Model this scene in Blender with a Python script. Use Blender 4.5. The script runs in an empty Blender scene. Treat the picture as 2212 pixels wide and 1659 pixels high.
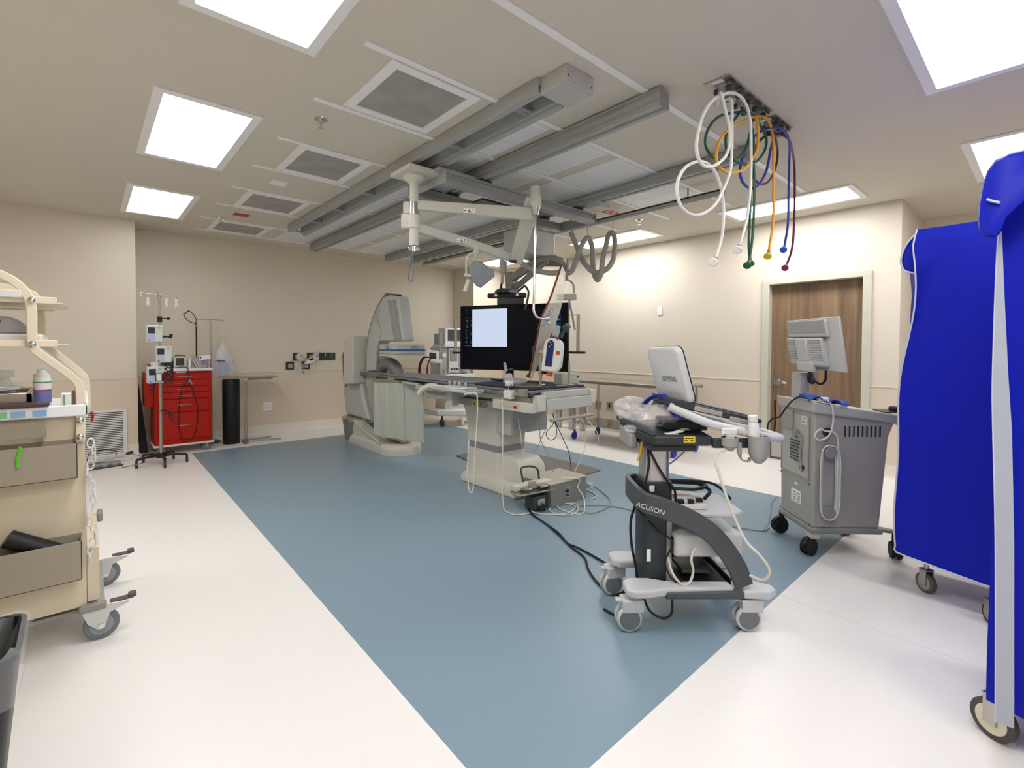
import bpy, bmesh, math, random
from mathutils import Vector, Matrix
from math import pi, sin, cos, radians
SC = bpy.context.scene
COL = SC.collection
# ------------------------------------------------------------------ camera
YAW, PITCH, ROLL, FPX, CX, CY, CAMZ = 0.7264, 0.0217, 0.0043, 1038.72, 1106.0, 772.72, 1.38
_f = Vector((sin(YAW)*cos(PITCH), cos(YAW)*cos(PITCH), -sin(PITCH)))
_r0 = Vector((cos(YAW), -sin(YAW), 0)); _u0 = _r0.cross(_f)
CR = _r0*cos(ROLL)+_u0*sin(ROLL); CU = -_r0*sin(ROLL)+_u0*cos(ROLL); CF = _f
CAMP = Vector((0, 0, CAMZ))
cd = bpy.data.cameras.new('camera'); cam = bpy.data.objects.new('camera', cd); COL.objects.link(cam)
cd.sensor_width = 36.0; cd.lens = 36.0*FPX/2212.0
cd.shift_x = 0.0; cd.shift_y = (CY-829.5)/2212.0
cd.clip_start = 0.02; cd.clip_end = 100
m = Matrix((CR, CU, -CF)).transposed().to_4x4(); m.translation = CAMP
cam.matrix_world = m
SC.camera = cam
# survey helpers: the real point seen in a direction, at a known plane
def ray(x, y): return CF + CR*((x-CX)/FPX) - CU*((y-CY)/FPX)
def Z(x, y, z): d = ray(x, y); return CAMP + d*((z-CAMP.z)/d.z)
def X(x, y, v): d = ray(x, y); return CAMP + d*(v/d.x)
def Y(x, y, v): d = ray(x, y); return CAMP + d*(v/d.y)
def D(x, y, depth): return CAMP + ray(x, y)*depth
# ------------------------------------------------------------------ world, colour management
SC.view_settings.view_transform = 'Standard'; SC.view_settings.look = 'None'
SC.view_settings.gamma = 1.0; SC.view_settings.use_curve_mapping = False
SC.view_settings.exposure = 1.38
SC.cycles.use_denoising = True
SC.cycles.max_bounces = 8; SC.cycles.diffuse_bounces = 5; SC.cycles.transparent_max_bounces = 12
SC.cycles.sample_clamp_indirect = 6.0
wd = bpy.data.worlds.new('world'); SC.world = wd; wd.use_nodes = True
wd.node_tree.nodes['Background'].inputs[0].default_value = (0.9, 0.95, 1, 1)
wd.node_tree.nodes['Background'].inputs[1].default_value = 0.02
LAMP = 5.6        # radiance of the troffer diffusers
ZC = 2.94
# ------------------------------------------------------------------ materials
def lin(h):
    h = h.lstrip('#'); o = []
    for i in (0, 2, 4):
        c = int(h[i:i+2], 16)/255; o.append(c/12.92 if c <= .04045 else ((c+.055)/1.055)**2.4)
    return (*o, 1)
MATS = {}
def mat(name, col, rough=.5, metal=0, var=.05, vscale=8, bump=0, bscale=200, trans=0, alpha=1, emit=None, es=0, coat=0, spec=.5, ior=1.45, aniso=None):
    if name in MATS: return MATS[name]
    m = bpy.data.materials.new(name); m.use_nodes = True; nt = m.node_tree; N = nt.nodes; L = nt.links
    b = N['Principled BSDF']
    c = lin(col) if isinstance(col, str) else col
    tc = N.new('ShaderNodeTexCoord')
    nz = N.new('ShaderNodeTexNoise'); nz.inputs['Scale'].default_value = vscale; nz.inputs['Detail'].default_value = 3
    L.new(tc.outputs['Object'], nz.inputs['Vector'])
    mx = N.new('ShaderNodeMix'); mx.data_type = 'RGBA'
    mx.inputs[6].default_value = tuple(min(1, v*(1-var)) for v in c[:3])+(1,)
    mx.inputs[7].default_value = tuple(min(1, v*(1+var)) for v in c[:3])+(1,)
    L.new(nz.outputs['Fac'], mx.inputs[0]); L.new(mx.outputs[2], b.inputs['Base Color'])
    b.inputs['Roughness'].default_value = rough; b.inputs['Metallic'].default_value = metal
    b.inputs['Specular IOR Level'].default_value = spec; b.inputs['IOR'].default_value = ior
    if trans: b.inputs['Transmission Weight'].default_value = trans
    if alpha < 1: b.inputs['Alpha'].default_value = alpha
    if coat: b.inputs['Coat Weight'].default_value = coat
    if emit is not None:
        b.inputs['Emission Color'].default_value = lin(emit); b.inputs['Emission Strength'].default_value = es
    if bump:
        n2 = N.new('ShaderNodeTexNoise'); n2.inputs['Scale'].default_value = bscale; n2.inputs['Detail'].default_value = 4
        L.new(tc.outputs['Object'], n2.inputs['Vector'])
        bp = N.new('ShaderNodeBump'); bp.inputs['Strength'].default_value = bump; bp.inputs['Distance'].default_value = .002
        L.new(n2.outputs['Fac'], bp.inputs['Height']); L.new(bp.outputs['Normal'], b.inputs['Normal'])
    MATS[name] = m; return m
def emis(name, col, s):
    if name in MATS: return MATS[name]
    m = bpy.data.materials.new(name); m.use_nodes = True; nt = m.node_tree; nt.nodes.clear()
    e = nt.nodes.new('ShaderNodeEmission'); o = nt.nodes.new('ShaderNodeOutputMaterial')
    e.inputs[0].default_value = lin(col); e.inputs[1].default_value = s
    nt.links.new(e.outputs[0], o.inputs[0]); MATS[name] = m; return m
M_ceil = mat('ceiling_paint', '#D6CFC1', .75, bump=.05, bscale=300, var=.012, vscale=2)
M_wall = mat('wall_paint', '#D9D0BF', .6, bump=.08, bscale=260, var=.015, vscale=3)
M_wains = mat('wainscot_vinyl', '#D9CAB6', .45, bump=.1, bscale=300, var=.02, vscale=3)
M_floor = mat('floor_vinyl_white', '#E9E6E1', .33, bump=.06, bscale=120, var=.02, vscale=30)
M_blue = mat('floor_vinyl_blue', '#7F95A2', .36, bump=.08, bscale=120, var=.05, vscale=60)
M_cove = mat('cove_base_vinyl', '#E2DBD0', .4, var=.02)
M_dframe = mat('door_frame_paint', '#C6C4B4', .4, var=.02)
M_trim = mat('white_trim_metal', '#F2F2F1', .45, var=.02)
M_panel = mat('diffuser_white_metal', '#E6E8E8', .4, var=.03, vscale=3)
M_dif = {s: emis('troffer_diffuser_%d' % round(s*100), '#FFFEFF', LAMP*s) for s in (.5, .7, 1.0, 1.25, 1.35)}
M_mem = mat('filter_membrane', '#A3A099', .6, var=.35, vscale=5, bump=.8, bscale=14)
M_alu = mat('extruded_aluminium', '#A0A1A0', .38, metal=.5, var=.04)
M_aluw = mat('painted_rail_grey', '#A9ABA9', .5, metal=.1, var=.04)
M_chrome = mat('chrome', '#D8D8D6', .12, metal=1, var=.01)
M_steel = mat('brushed_steel', '#B4B0A8', .28, metal=.9, var=.05, vscale=20)
M_black = mat('black_plastic', '#15161A', .45, var=.1)
M_rubber = mat('black_rubber', '#0E0E10', .7, var=.1)
M_mwhite = mat('medical_white', '#C9C6BB', .38, var=.02, coat=.1)
M_mgrey = mat('medical_grey', '#9A9B97', .4, var=.03)
M_mlight = mat('medical_light_grey', '#B7B8B3', .38, var=.03)
M_dgrey = mat('dark_grey_plastic', '#3F4447', .45, var=.05)
M_white = mat('white_plastic', '#DEDEDA', .35, var=.02)
M_cream = mat('cream_powder_coat', '#D3C6AC', .4, var=.02)
M_taupe = mat('taupe_tray_metal', '#9B9280', .42, var=.03)
M_red = mat('red_enamel', '#AE1804', .4, var=.03, spec=.3)
M_bluep = mat('royal_blue_plastic', '#1B2C9E', .4, var=.05)
M_clear = mat('clear_plastic_film', '#FFFFFF', .12, var=0, alpha=.16, spec=.9)
M_cable_w = mat('white_cable', '#D6D2C6', .5, var=.03)
M_cable_g = mat('grey_cable', '#8F9698', .5, var=.03)
M_cable_k = mat('black_cable', '#101318', .5, var=.05)
M_label = mat('white_label', '#F2F2EE', .5, var=.01)
M_yellow = mat('warning_yellow', '#E9C81A', .5, var=.02)
M_wheel = mat('grey_tyre', '#6E7477', .55, var=.05)
M_orange = mat('orange_brown_edge', '#74321A', .3, var=.1)
M_redp = mat('red_plastic', '#A8161A', .4, var=.05)
# ------------------------------------------------------------------ mesh builder
def frame(origin, zdir, xhint=(1, 0, 0)):
    z = Vector(zdir).normalized(); x = Vector(xhint); x = x - z*x.dot(z)
    if x.length < 1e-4: x = Vector((0, 1, 0)); x = x-z*x.dot(z)
    x.normalize(); y = z.cross(x)
    m = Matrix((x, y, z)).transposed().to_4x4(); m.translation = Vector(origin); return m
def catmull(P, n=6, closed=False):
    P = [Vector(p) for p in P]; k = len(P)
    if k < 3: return P
    out = []
    rng = range(k) if closed else range(k-1)
    for i in rng:
        if closed: a, b, c, d = P[(i-1) % k], P[i], P[(i+1) % k], P[(i+2) % k]
        else:
            b, c = P[i], P[i+1]; a = P[i-1] if i else b*2-c; d = P[i+2] if i+2 < k else c*2-b
        for j in range(n):
            t = j/n
            out.append(.5*((2*b)+(c-a)*t+(2*a-5*b+4*c-d)*t*t+(3*b-a-3*c+d)*t**3))
    if not closed: out.append(P[-1])
    return out
class MB:
    def __init__(s): s.v = []; s.f = []; s.mi = []; s.mats = []; s.cur = 0
    def use(s, m):
        if m not in s.mats: s.mats.append(m)
        s.cur = s.mats.index(m); return s
    def add(s, vs, fs):
        o = len(s.v); s.v += [Vector(v) for v in vs]
        for f in fs: s.f.append(tuple(o+i for i in f)); s.mi.append(s.cur)
        return s
    def box(s, x0, y0, z0, x1, y1, z1, M=None):
        if x0 > x1: x0, x1 = x1, x0
        if y0 > y1: y0, y1 = y1, y0
        if z0 > z1: z0, z1 = z1, z0
        vs = [Vector(p) for p in ((x0,y0,z0),(x1,y0,z0),(x1,y1,z0),(x0,y1,z0),(x0,y0,z1),(x1,y0,z1),(x1,y1,z1),(x0,y1,z1))]
        if M is not None: vs = [M @ v for v in vs]
        return s.add(vs, [(0,3,2,1),(4,5,6,7),(0,1,5,4),(1,2,6,5),(2,3,7,6),(3,0,4,7)])
    def cbox(s, c, size, M=None):
        return s.box(*(c[i]-size[i]/2 for i in range(3)), *(c[i]+size[i]/2 for i in range(3)), M=M)
    def loft(s, rings, cap=True, closed=True):
        n = len(rings[0]); vs = [v for r in rings for v in r]; fs = []
        for i in range(len(rings)-1):
            for j in range(n if closed else n-1):
                a = i*n+j; b = i*n+(j+1) % n; fs.append((a, b, b+n, a+n))
        if cap: fs.append(tuple(reversed(range(n)))); fs.append(tuple((len(rings)-1)*n+j for j in range(n)))
        return s.add(vs, fs)
    def cyl(s, p0, p1, r0, r1=None, n=16):
        p0, p1 = Vector(p0), Vector(p1); r1 = r0 if r1 is None else r1
        m = frame(p0, p1-p0); h = (p1-p0).length
        return s.loft([[m @ Vector((r*cos(2*pi*j/n), r*sin(2*pi*j/n), z)) for j in range(n)] for r, z in ((r0, 0), (r1, h))])
    def lathe(s, prof, M=None, n=24, cap=True):
        M = M or Matrix()
        return s.loft([[M @ Vector((r*cos(2*pi*j/n), r*sin(2*pi*j/n), z)) for j in range(n)] for r, z in prof], cap)
    def sphere(s, c, r, n=12, sc=(1, 1, 1)):
        m = Matrix.Translation(Vector(c)) @ Matrix.Diagonal((*sc, 1))
        return s.lathe([(max(r*sin(pi*i/n), 1e-4), -r*cos(pi*i/n)) for i in range(n+1)], m, n*2)
    def tube(s, P, r, n=8, res=6, closed=False, rr=None, raw=False):
        C = [Vector(p) for p in P] if raw else catmull(P, res, closed)
        K = len(C)
        if K < 2: return s
        rings = []; up = None
        for i in range(K):
            if closed: t = C[(i+1) % K]-C[i-1]
            else: t = C[min(i+1, K-1)]-C[max(i-1, 0)]
            if t.length < 1e-9: t = Vector((0, 0, 1))
            t.normalize()
            if up is None:
                up = Vector((0, 0, 1)) if abs(t.z) < .9 else Vector((1, 0, 0))
            a = up - t*up.dot(t)
            if a.length < 1e-5: a = t.orthogonal()
            a.normalize(); b = t.cross(a); up = a
            q = r if rr is None else rr(i/(K-1))
            rings.append([C[i]+a*q*cos(2*pi*j/n)+b*q*sin(2*pi*j/n) for j in range(n)])
        if closed: rings.append(rings[0]); return s.loft(rings, cap=False)
        return s.loft(rings)
    def strip(s, P, w, h, up=(0, 0, 1), res=0, closed=False):     # rectangular section swept along P; w across, h along up
        C = catmull(P, res, closed) if res else [Vector(p) for p in P]
        K = len(C); rings = []; up = Vector(up)
        for i in range(K):
            t = (C[(i+1) % K]-C[i-1]) if closed else C[min(i+1, K-1)]-C[max(i-1, 0)]
            t.normalize(); a = up-t*up.dot(t); a.normalize(); b = t.cross(a)
            ww = w(i/(K-1)) if callable(w) else w; hh = h(i/(K-1)) if callable(h) else h
            rings.append([C[i]+a*(hh/2)*p+b*(ww/2)*q for p, q in ((1, 1), (1, -1), (-1, -1), (-1, 1))])
        if closed: rings.append(rings[0]); return s.loft(rings, cap=False)
        return s.loft(rings)
    def prism(s, poly, M=None, h=.01):                            # polygon in local XY, thickness along local +Z
        M = M or Matrix()
        return s.loft([[M @ Vector((x, y, z)) for x, y in poly] for z in (0, h)])
    def quad(s, a, b, c, d): return s.add([a, b, c, d], [(0, 1, 2, 3)])
    def build(s, name, m=None, parent=None, bevel=0, smooth=35, world=False, seg=2, sub=0, solid=0):
        me = bpy.data.meshes.new(name)
        vs = s.v
        if parent is not None and world:
            inv = WM(parent).inverted(); vs = [inv @ v for v in vs]
        me.from_pydata([tuple(v) for v in vs], [], s.f)
        if m is not None and not s.mats: me.materials.append(m)
        for q in s.mats: me.materials.append(q)
        if s.mats: me.polygons.foreach_set('material_index', s.mi)
        me.update()
        bm = bmesh.new(); bm.from_mesh(me); bmesh.ops.recalc_face_normals(bm, faces=bm.faces); bm.to_mesh(me); bm.free()
        if smooth:
            me.polygons.foreach_set('use_smooth', [True]*len(me.polygons)); me.set_sharp_from_angle(angle=radians(smooth))
        o = bpy.data.objects.new(name, me); COL.objects.link(o)
        if solid:
            sm = o.modifiers.new('s', 'SOLIDIFY'); sm.thickness = solid
        if bevel:
            b = o.modifiers.new('b', 'BEVEL'); b.width = bevel; b.segments = seg; b.limit_method = 'ANGLE'; b.angle_limit = radians(40); b.harden_normals = False
        if sub:
            q = o.modifiers.new('u', 'SUBSURF'); q.levels = sub; q.render_levels = sub
        if parent is not None: o.parent = parent
        return o
def WM(o):
    m = Matrix.LocRotScale(o.location, o.rotation_euler, o.scale)
    return WM(o.parent) @ m if o.parent else m
def tag(o, label=None, cat=None, group=None, kind=None):
    if label: o['label'] = label
    if cat: o['category'] = cat
    if group: o['group'] = group
    if kind: o['kind'] = kind
    return o
def thing(name, label, cat, loc=(0, 0, 0), rz=0, group=None):
    o = bpy.data.objects.new(name, None); o.empty_display_size = .05; COL.objects.link(o)
    o.location = loc; o.rotation_euler = (0, 0, rz); return tag(o, label, cat, group)
def struct(o): o['kind'] = 'structure'; return o
def copy_tree(o, parent=None):
    c = o.copy(); COL.objects.link(c)
    if parent: c.parent = parent
    for ch in list(o.children): copy_tree(ch, c)
    return c
def rrect(w, h, r, n=5, cx=0, cy=0):
    out = []
    for sx, sy, a0 in ((1, 1, 0), (-1, 1, 90), (-1, -1, 180), (1, -1, 270)):
        for i in range(n+1):
            a = radians(a0+90*i/n); out.append((cx+sx*(w/2-r)+r*cos(a), cy+sy*(h/2-r)+r*sin(a)))
    return out
def text_mesh(name, body, size, M, m, parent, world=False, depth=.0006):
    cu = bpy.data.curves.new(name, 'FONT'); cu.body = body; cu.size = size; cu.extrude = depth; cu.align_x = 'CENTER'; cu.align_y = 'CENTER'
    to = bpy.data.objects.new(name+'_t', cu); COL.objects.link(to)
    dg = bpy.context.evaluated_depsgraph_get(); me = bpy.data.meshes.new_from_object(to.evaluated_get(dg))
    bpy.data.objects.remove(to)
    me.materials.clear(); me.materials.append(m)
    o = bpy.data.objects.new(name, me); COL.objects.link(o)
    mm = M
    if parent is not None and world: mm = WM(parent).inverted() @ M
    me.transform(mm); o.parent = parent
    return o
# ================================================================== THE SETTING
def poly_floor(name, z, rects, m, flip=False):
    b = MB()
    for x0, y0, x1, y1 in rects: b.quad((x0, y0, z), (x1, y0, z), (x1, y1, z), (x0, y1, z))
    return b.build(name, m, smooth=0)
XL, XR, YB, YF = -3.0, 6.36, 8.15, -2.5
# floor: white vinyl with the inlaid blue field (one sheet, two colours)
bl = [(0.915, 0.985), (4.83, 1.0), (4.78, 7.40), (1.015, 7.33)]
b = MB(); b.use(M_floor)
o4 = [(XL, YF), (7.6, YF), (7.6, 8.3), (XL, 8.3)]
for i in range(4):
    j = (i+1) % 4
    b.quad((*o4[i], 0), (*o4[j], 0), (*bl[j], 0), (*bl[i], 0))
b.use(M_blue); b.quad(*[(*p, 0) for p in bl])
b.use(M_floor); b.box(XL, YF, -.06, 7.6, 8.3, -.03)
struct(b.build('floor', smooth=0))
b = MB(); b.box(XL, YF, ZC, 7.6, 8.3, ZC+.05); struct(b.build('ceiling', M_ceil, smooth=0))
def wall(name, p0, p1, inward, wains=True, t=.12, base=True, cap=True, split=()):
    """plan segment p0-p1; inward = unit vector into the room"""
    p0, p1, n = Vector((*p0, 0)), Vector((*p1, 0)), Vector((*inward, 0))
    d = (p1-p0).normalized(); L = (p1-p0).length
    M = Matrix((d, n, Vector((0, 0, 1)))).transposed().to_4x4(); M.translation = p0
    b = MB(); b.box(0, -t, 0, L, 0, ZC, M); w = struct(b.build(name, M_wall, smooth=0))
    if wains:
        b = MB(); b.box(0, 0, .14, L, .006, .972, M); b.build('wainscot_panel', M_wains, w, smooth=0)
        b = MB(); b.box(0, 0, .968, L, .012, .982, M); b.build('wainscot_cap', M_wall, w, bevel=.002)
    if base:
        b = MB()
        b.loft([[M @ Vector((x, y, z)) for y, z in ((0, 0), (.05, 0), (.03, .006), (.016, .018), (.010, .04), (.008, .15), (0, .15))] for x in (0, L)])
        o = struct(b.build('baseboard_'+name.split('_', 1)[1], M_cove, smooth=50))
    return w, M
wall('wall_left', (XL, 7.62), (.385, 7.62), (0, -1))
wall('wall_left_return', (.485, 8.15), (.485, 7.62), (1, 0), t=.10)
b = MB(); b.box(.385, 7.614, .14, .491, 7.62, .972); struct(b.build('trim_10', M_wains, smooth=0))
b = MB(); b.box(.385, 7.608, .968, .497, 7.62, .982); struct(b.build('trim_11', M_wall, smooth=0))
b = MB(); b.box(.385, 7.57, 0, .50, 7.62, .006); b.box(.385, 7.611, .006, .494, 7.62, .15); struct(b.build('trim_12', M_cove, smooth=0))
wall('wall_back', (.487, 8.15), (5.62, 8.15), (0, -1))
wall('wall_column_side', (5.62, 8.15), (5.62, 7.45), (-1, 0))
b = MB(); b.box(5.614, 7.444, .14, 5.74, 7.45, .972); struct(b.build('trim_13', M_wains, smooth=0))
b = MB(); b.box(5.612, 7.442, 0, 5.74, 7.45, .15); struct(b.build('trim_14', M_cove, smooth=0))
wall('wall_column_front', (5.741, 7.45), (6.36, 7.45), (0, -1))
# right wall with the door opening y 1.379..2.359, z 0..2.185
dy0, dy1, dz = 1.385, 2.355, 2.17
b = MB(); b.box(6.36, 2.40, 0, 6.48, 7.45, ZC); b.box(6.36, 1.07, 0, 6.48, 1.34, ZC); b.box(6.36, 1.34, 2.22, 6.48, 2.40, ZC)
wr = struct(b.build('wall_right', M_wall, smooth=0))
b = MB(); b.box(6.354, 2.43, .14, 6.36, 7.45, .972); b.build('wainscot_panel', M_wains, wr, smooth=0)
b = MB(); b.box(6.348, 2.43, .968, 6.36, 7.45, .982); b.build('wainscot_cap', M_wall, wr, bevel=.002)
b = MB(); b.box(6.354, 1.07, .14, 6.36, 1.31, .972); b.build('wainscot_panel', M_wains, wr, smooth=0)
b = MB(); b.box(6.348, 1.07, .968, 6.36, 1.31, .982); b.build('wainscot_cap', M_wall, wr, bevel=.002)
for y0, y1 in ((2.43, 7.45), (1.07, 1.31)):
    b = MB(); b.loft([[Vector((6.36-y, yy, z)) for y, z in ((0, 0), (.05, 0), (.03, .006), (.016, .018), (.010, .04), (.008, .15), (0, .15))] for yy in (y0, y1)])
    struct(b.build('baseboard_right', M_cove, smooth=50))
wall('wall_alcove', (6.48, 1.07), (7.6, 1.07), (0, -1))
wall('wall_alcove_end', (7.6, 1.07), (7.6, YF), (-1, 0))
wall('wall_front', (7.6, YF), (XL, YF), (0, 1))
wall('wall_far_left', (XL, YF), (XL, 7.62), (1, 0))
# door: frame, leaf, kick plate, lever
mw = bpy.data.materials.new('door_wood'); mw.use_nodes = True; nt = mw.node_tree; bs = nt.nodes['Principled BSDF']
tc = nt.nodes.new('ShaderNodeTexCoord'); mp = nt.nodes.new('ShaderNodeMapping'); mp.inputs['Scale'].default_value = (7, 7, .35)
nz = nt.nodes.new('ShaderNodeTexNoise'); nz.inputs['Scale'].default_value = 2.2; nz.inputs['Detail'].default_value = 6; nz.inputs['Roughness'].default_value = .6
cr = nt.nodes.new('ShaderNodeValToRGB'); cr.color_ramp.elements[0].position = .3; cr.color_ramp.elements[1].position = .72
cr.color_ramp.elements[0].color = lin('#6B5540'); cr.color_ramp.elements[1].color = lin('#957B60')
nt.links.new(tc.outputs['Object'], mp.inputs[0]); nt.links.new(mp.outputs[0], nz.inputs['Vector']); nt.links.new(nz.outputs['Fac'], cr.inputs[0]); nt.links.new(cr.outputs[0], bs.inputs['Base Color']); bs.inputs['Roughness'].default_value = .4
b = MB(); b.box(6.44, 1.39, .008, 6.478, 2.35, 2.165); dr = struct(b.build('door_1', mw, smooth=0))
b = MB()
for a, c in ((1.31, 1.39), (2.35, 2.43)):
    b.box(6.335, a, 0, 6.48, c, 2.165)
b.box(6.335, 1.31, 2.165, 6.48, 2.43, 2.235); b.build('door_frame', M_dframe, dr, bevel=.004)
b = MB(); b.box(6.434, 1.41, .03, 6.44, 2.33, .3); b.build('kick_plate', M_mlight, dr, smooth=0)
b = MB(); b.cyl((6.44, 2.275, .96), (6.425, 2.275, .96), .045, .043, 24); b.cyl((6.43, 2.275, .96), (6.385, 2.275, .96), .02, .018)
b.strip([(6.385, 2.28, .96), (6.380, 2.2, .962), (6.385, 2.15, .955)], .014, .024, (0, 0, 1), 4); b.build('door_lever', M_chrome, dr, bevel=.002)
# floor seam of the white sheet near the camera
sx = Z(1900, 1364, 0).x
b = MB(); b.box(sx, -2.4, .0004, sx+.002, .98, .0008); struct(b.build('trim_1', mat('seam_grey', '#D6D2CB', .5), smooth=0))
# ------------------------------------------------------------------ ceiling fittings
def troffer(x0, y0, x1, y1, label, proto=None, group='ceiling troffer lights', s=1.0):
    w = .055; cx, cy = (x0+x1)/2, (y0+y1)/2; hx, hy = (x1-x0)/2, (y1-y0)/2
    t = thing('ceiling_light', label, 'ceiling light', (cx, cy, ZC), 0, group)
    b = MB()
    for a in ((-hx, -hy, -hx+w, hy), (hx-w, -hy, hx, hy), (-hx+w, -hy, hx-w, -hy+w), (-hx+w, hy-w, hx-w, hy)):
        b.box(a[0], a[1], -.012, a[2], a[3], -.0005)
    b.build('frame', M_trim, t, bevel=.002)
    b = MB(); b.box(-hx+w, -hy+w, -.006, hx-w, hy-w, -.001); b.build('diffuser', M_dif[s], t, smooth=0)
    return t
troffer(.325, 3.60, .925, 4.93, 'large square-looking lit ceiling panel over the left side, middle of the left row', s=1.0)
troffer(.32, 5.91, .92, 7.18, 'lit ceiling panel at the far left, just before the left wall', s=0.5)
troffer(.334, 1.32, .937, 2.66, 'lit ceiling panel cut by the top left edge of the photo', s=1.25)
troffer(2.62, -.06, 3.87, .545, 'biggest lit ceiling panel, cut by the top right corner of the photo', s=1.0)
troffer(4.98, -.10, 6.23, .50, 'lit ceiling panel behind the raised blue garment cover at the right', s=1.0)
troffer(5.43, 1.29, 6.01, 2.60, 'long lit ceiling panel above the wooden door', s=1.25)
troffer(5.43, 3.59, 6.01, 4.92, 'lit ceiling panel behind the hanging looped grey hose', s=1.25)
troffer(5.43, 5.90, 6.01, 7.20, 'farthest lit ceiling panel, seen above the big black display', s=1.0)
troffer(-1.9, 3.6, -1.3, 4.93, 'added lit ceiling panel, unseen on the left, there for its light'); troffer(.28, -.30, 1.53, .30, 'added lit ceiling panel, unseen overhead, brightening the near area', s=1.25); troffer(.28, -1.9, 1.53, -1.3, 'added lit ceiling panel, unseen behind the camera on the left, brightening the near area', s=1.25); troffer(2.62, -1.9, 3.87, -1.3, 'added lit ceiling panel, unseen behind the camera on the right, brightening the near area', s=1.25)  # unseen panels, added for the extra light they give the room
def vent(x0, y0, x1, y1, label):
    w = .062; cx, cy = (x0+x1)/2, (y0+y1)/2; hx, hy = (x1-x0)/2, (y1-y0)/2
    t = thing('air_diffuser', label, 'air vent', (cx, cy, ZC), 0, 'filtered air diffusers beside the ceiling rail')
    b = MB()
    for a in ((-hx, -hy, -hx+w, hy), (hx-w, -hy, hx, hy), (-hx+w, -hy, hx-w, -hy+w), (-hx+w, hy-w, hx-w, hy)):
        b.box(a[0], a[1], -.011, a[2], a[3], -.0005)
    b.build('frame', M_trim, t, bevel=.002)
    b = MB(); b.box(-hx+w, -hy+w, -.003, hx-w, hy-w, -.001); b.build('filter_membrane', M_mem, t, smooth=0)
    return t
vent(1.26, 2.405, 1.872, 3.07, 'nearest square air diffuser with a crumpled grey membrane')
vent(1.26, 3.88, 1.85, 4.56, 'square air diffuser second from the camera in the row')
vent(1.24, 5.37, 1.86, 6.05, 'square air diffuser third from the camera, before the red sign')
vent(1.22, 6.87, 1.87, 7.52, 'farthest square air diffuser, nearest the back wall')
vn = 1
def cstrip(x0, y0, x1, y1):
    global vn; vn += 1
    b = MB(); b.box(x0, y0, ZC-.009, x1, y1, ZC-.0004); return struct(b.build('trim_%d' % vn, M_trim, bevel=.002))
cstrip(.2, 1.655, 5.35, 1.70)
for y, x0, x1 in ((2.35, 1.09, 5.3), (3.09, 1.09, 5.3), (3.845, 1.09, 5.3), (4.575, 1.09, 5.3), (5.325, 1.09, 5.3), (6.07, 1.10, 5.3), (6.82, 1.05, 5.3), (7.55, 1.1, 5.3)):
    cstrip(x0, y, x1, y+.04)
# white panels of the laminar flow ceiling between the rails
k = 0
for r in range(7):
    y0 = 2.40+.745*r; y1 = y0+.68
    for ci, (x0, x1) in enumerate(((2.06, 2.50), (2.58, 3.16), (3.29, 3.84), (4.16, 4.68))):
        if ci == 3 and r % 2: continue
        if r == 6 and ci > 2: continue
        t = thing('ceiling_panel', 'white laminar flow panel in the ceiling between the grey rails', 'ceiling panel', ((x0+x1)/2, (y0+y1)/2, ZC), 0, 'white panels between the ceiling rails')
        hx, hy = (x1-x0)/2, (y1-y0)/2
        b = MB(); b.box(-hx, -hy, -.005, hx, hy, -.0004); b.build('panel', M_panel, t, bevel=.002)
        b = MB()
        for a in ((-hx+.02, -hy+.02, -hx+.035, hy-.02), (hx-.035, -hy+.02, hx-.02, hy-.02), (-hx+.035, -hy+.02, hx-.035, -hy+.035), (-hx+.035, hy-.035, hx-.035, hy-.02)):
            b.box(a[0], a[1], -.009, a[2], a[3], -.0045)
        b.build('rim', M_trim, t)
def sprinkler(x, y, label):
    t = thing('sprinkler', label, 'sprinkler', (x, y, ZC), 0, 'ceiling sprinklers')
    b = MB(); b.lathe([(.045, 0), (.043, -.008), (.02, -.012), (.018, -.03)]); b.build('escutcheon', M_chrome, t)
    b = MB(); b.cyl((0, 0, -.03), (0, 0, -.06), .006, .005); b.cyl((0, 0, -.058), (0, 0, -.062), .018); b.build('deflector', M_chrome, t)
sprinkler(1.23, 3.37, 'chrome ceiling sprinkler near the nearest square air diffuser')
sprinkler(1.236, 6.7, 'chrome ceiling sprinkler by the farthest square air diffuser')
sprinkler(5.05, 3.37, 'chrome ceiling sprinkler on the right, beyond the grey beams')
b = MB(); b.box(1.33, 6.38, ZC-.006, 1.49, 6.50, ZC-.0004); tag(b.build('ceiling_sign', M_redp, bevel=.002), 'small red rectangular sign on the ceiling by the air diffusers', 'sign')
b = MB(); b.box(1.33, 4.86, ZC-.006, 1.47, 5.02, ZC-.0004); tag(b.build('cover_plate', M_trim, bevel=.002), 'small white blank cover plate on the ceiling between two air diffusers', 'cover plate')
b = MB()
for x0 in (4.45, 4.66):
    for a in ((x0, 3.36, x0+.18, 3.375), (x0, 3.465, x0+.18, 3.48), (x0, 3.375, x0+.014, 3.465), (x0+.166, 3.375, x0+.18, 3.465), (x0+.05, 3.40, x0+.13, 3.44)):
        b.box(a[0], a[1], ZC-.004, a[2], a[3], ZC-.0004)
tag(b.build('ceiling_sign', M_redp), 'pair of red outlined warning signs on the ceiling at the right', 'sign')
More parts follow.
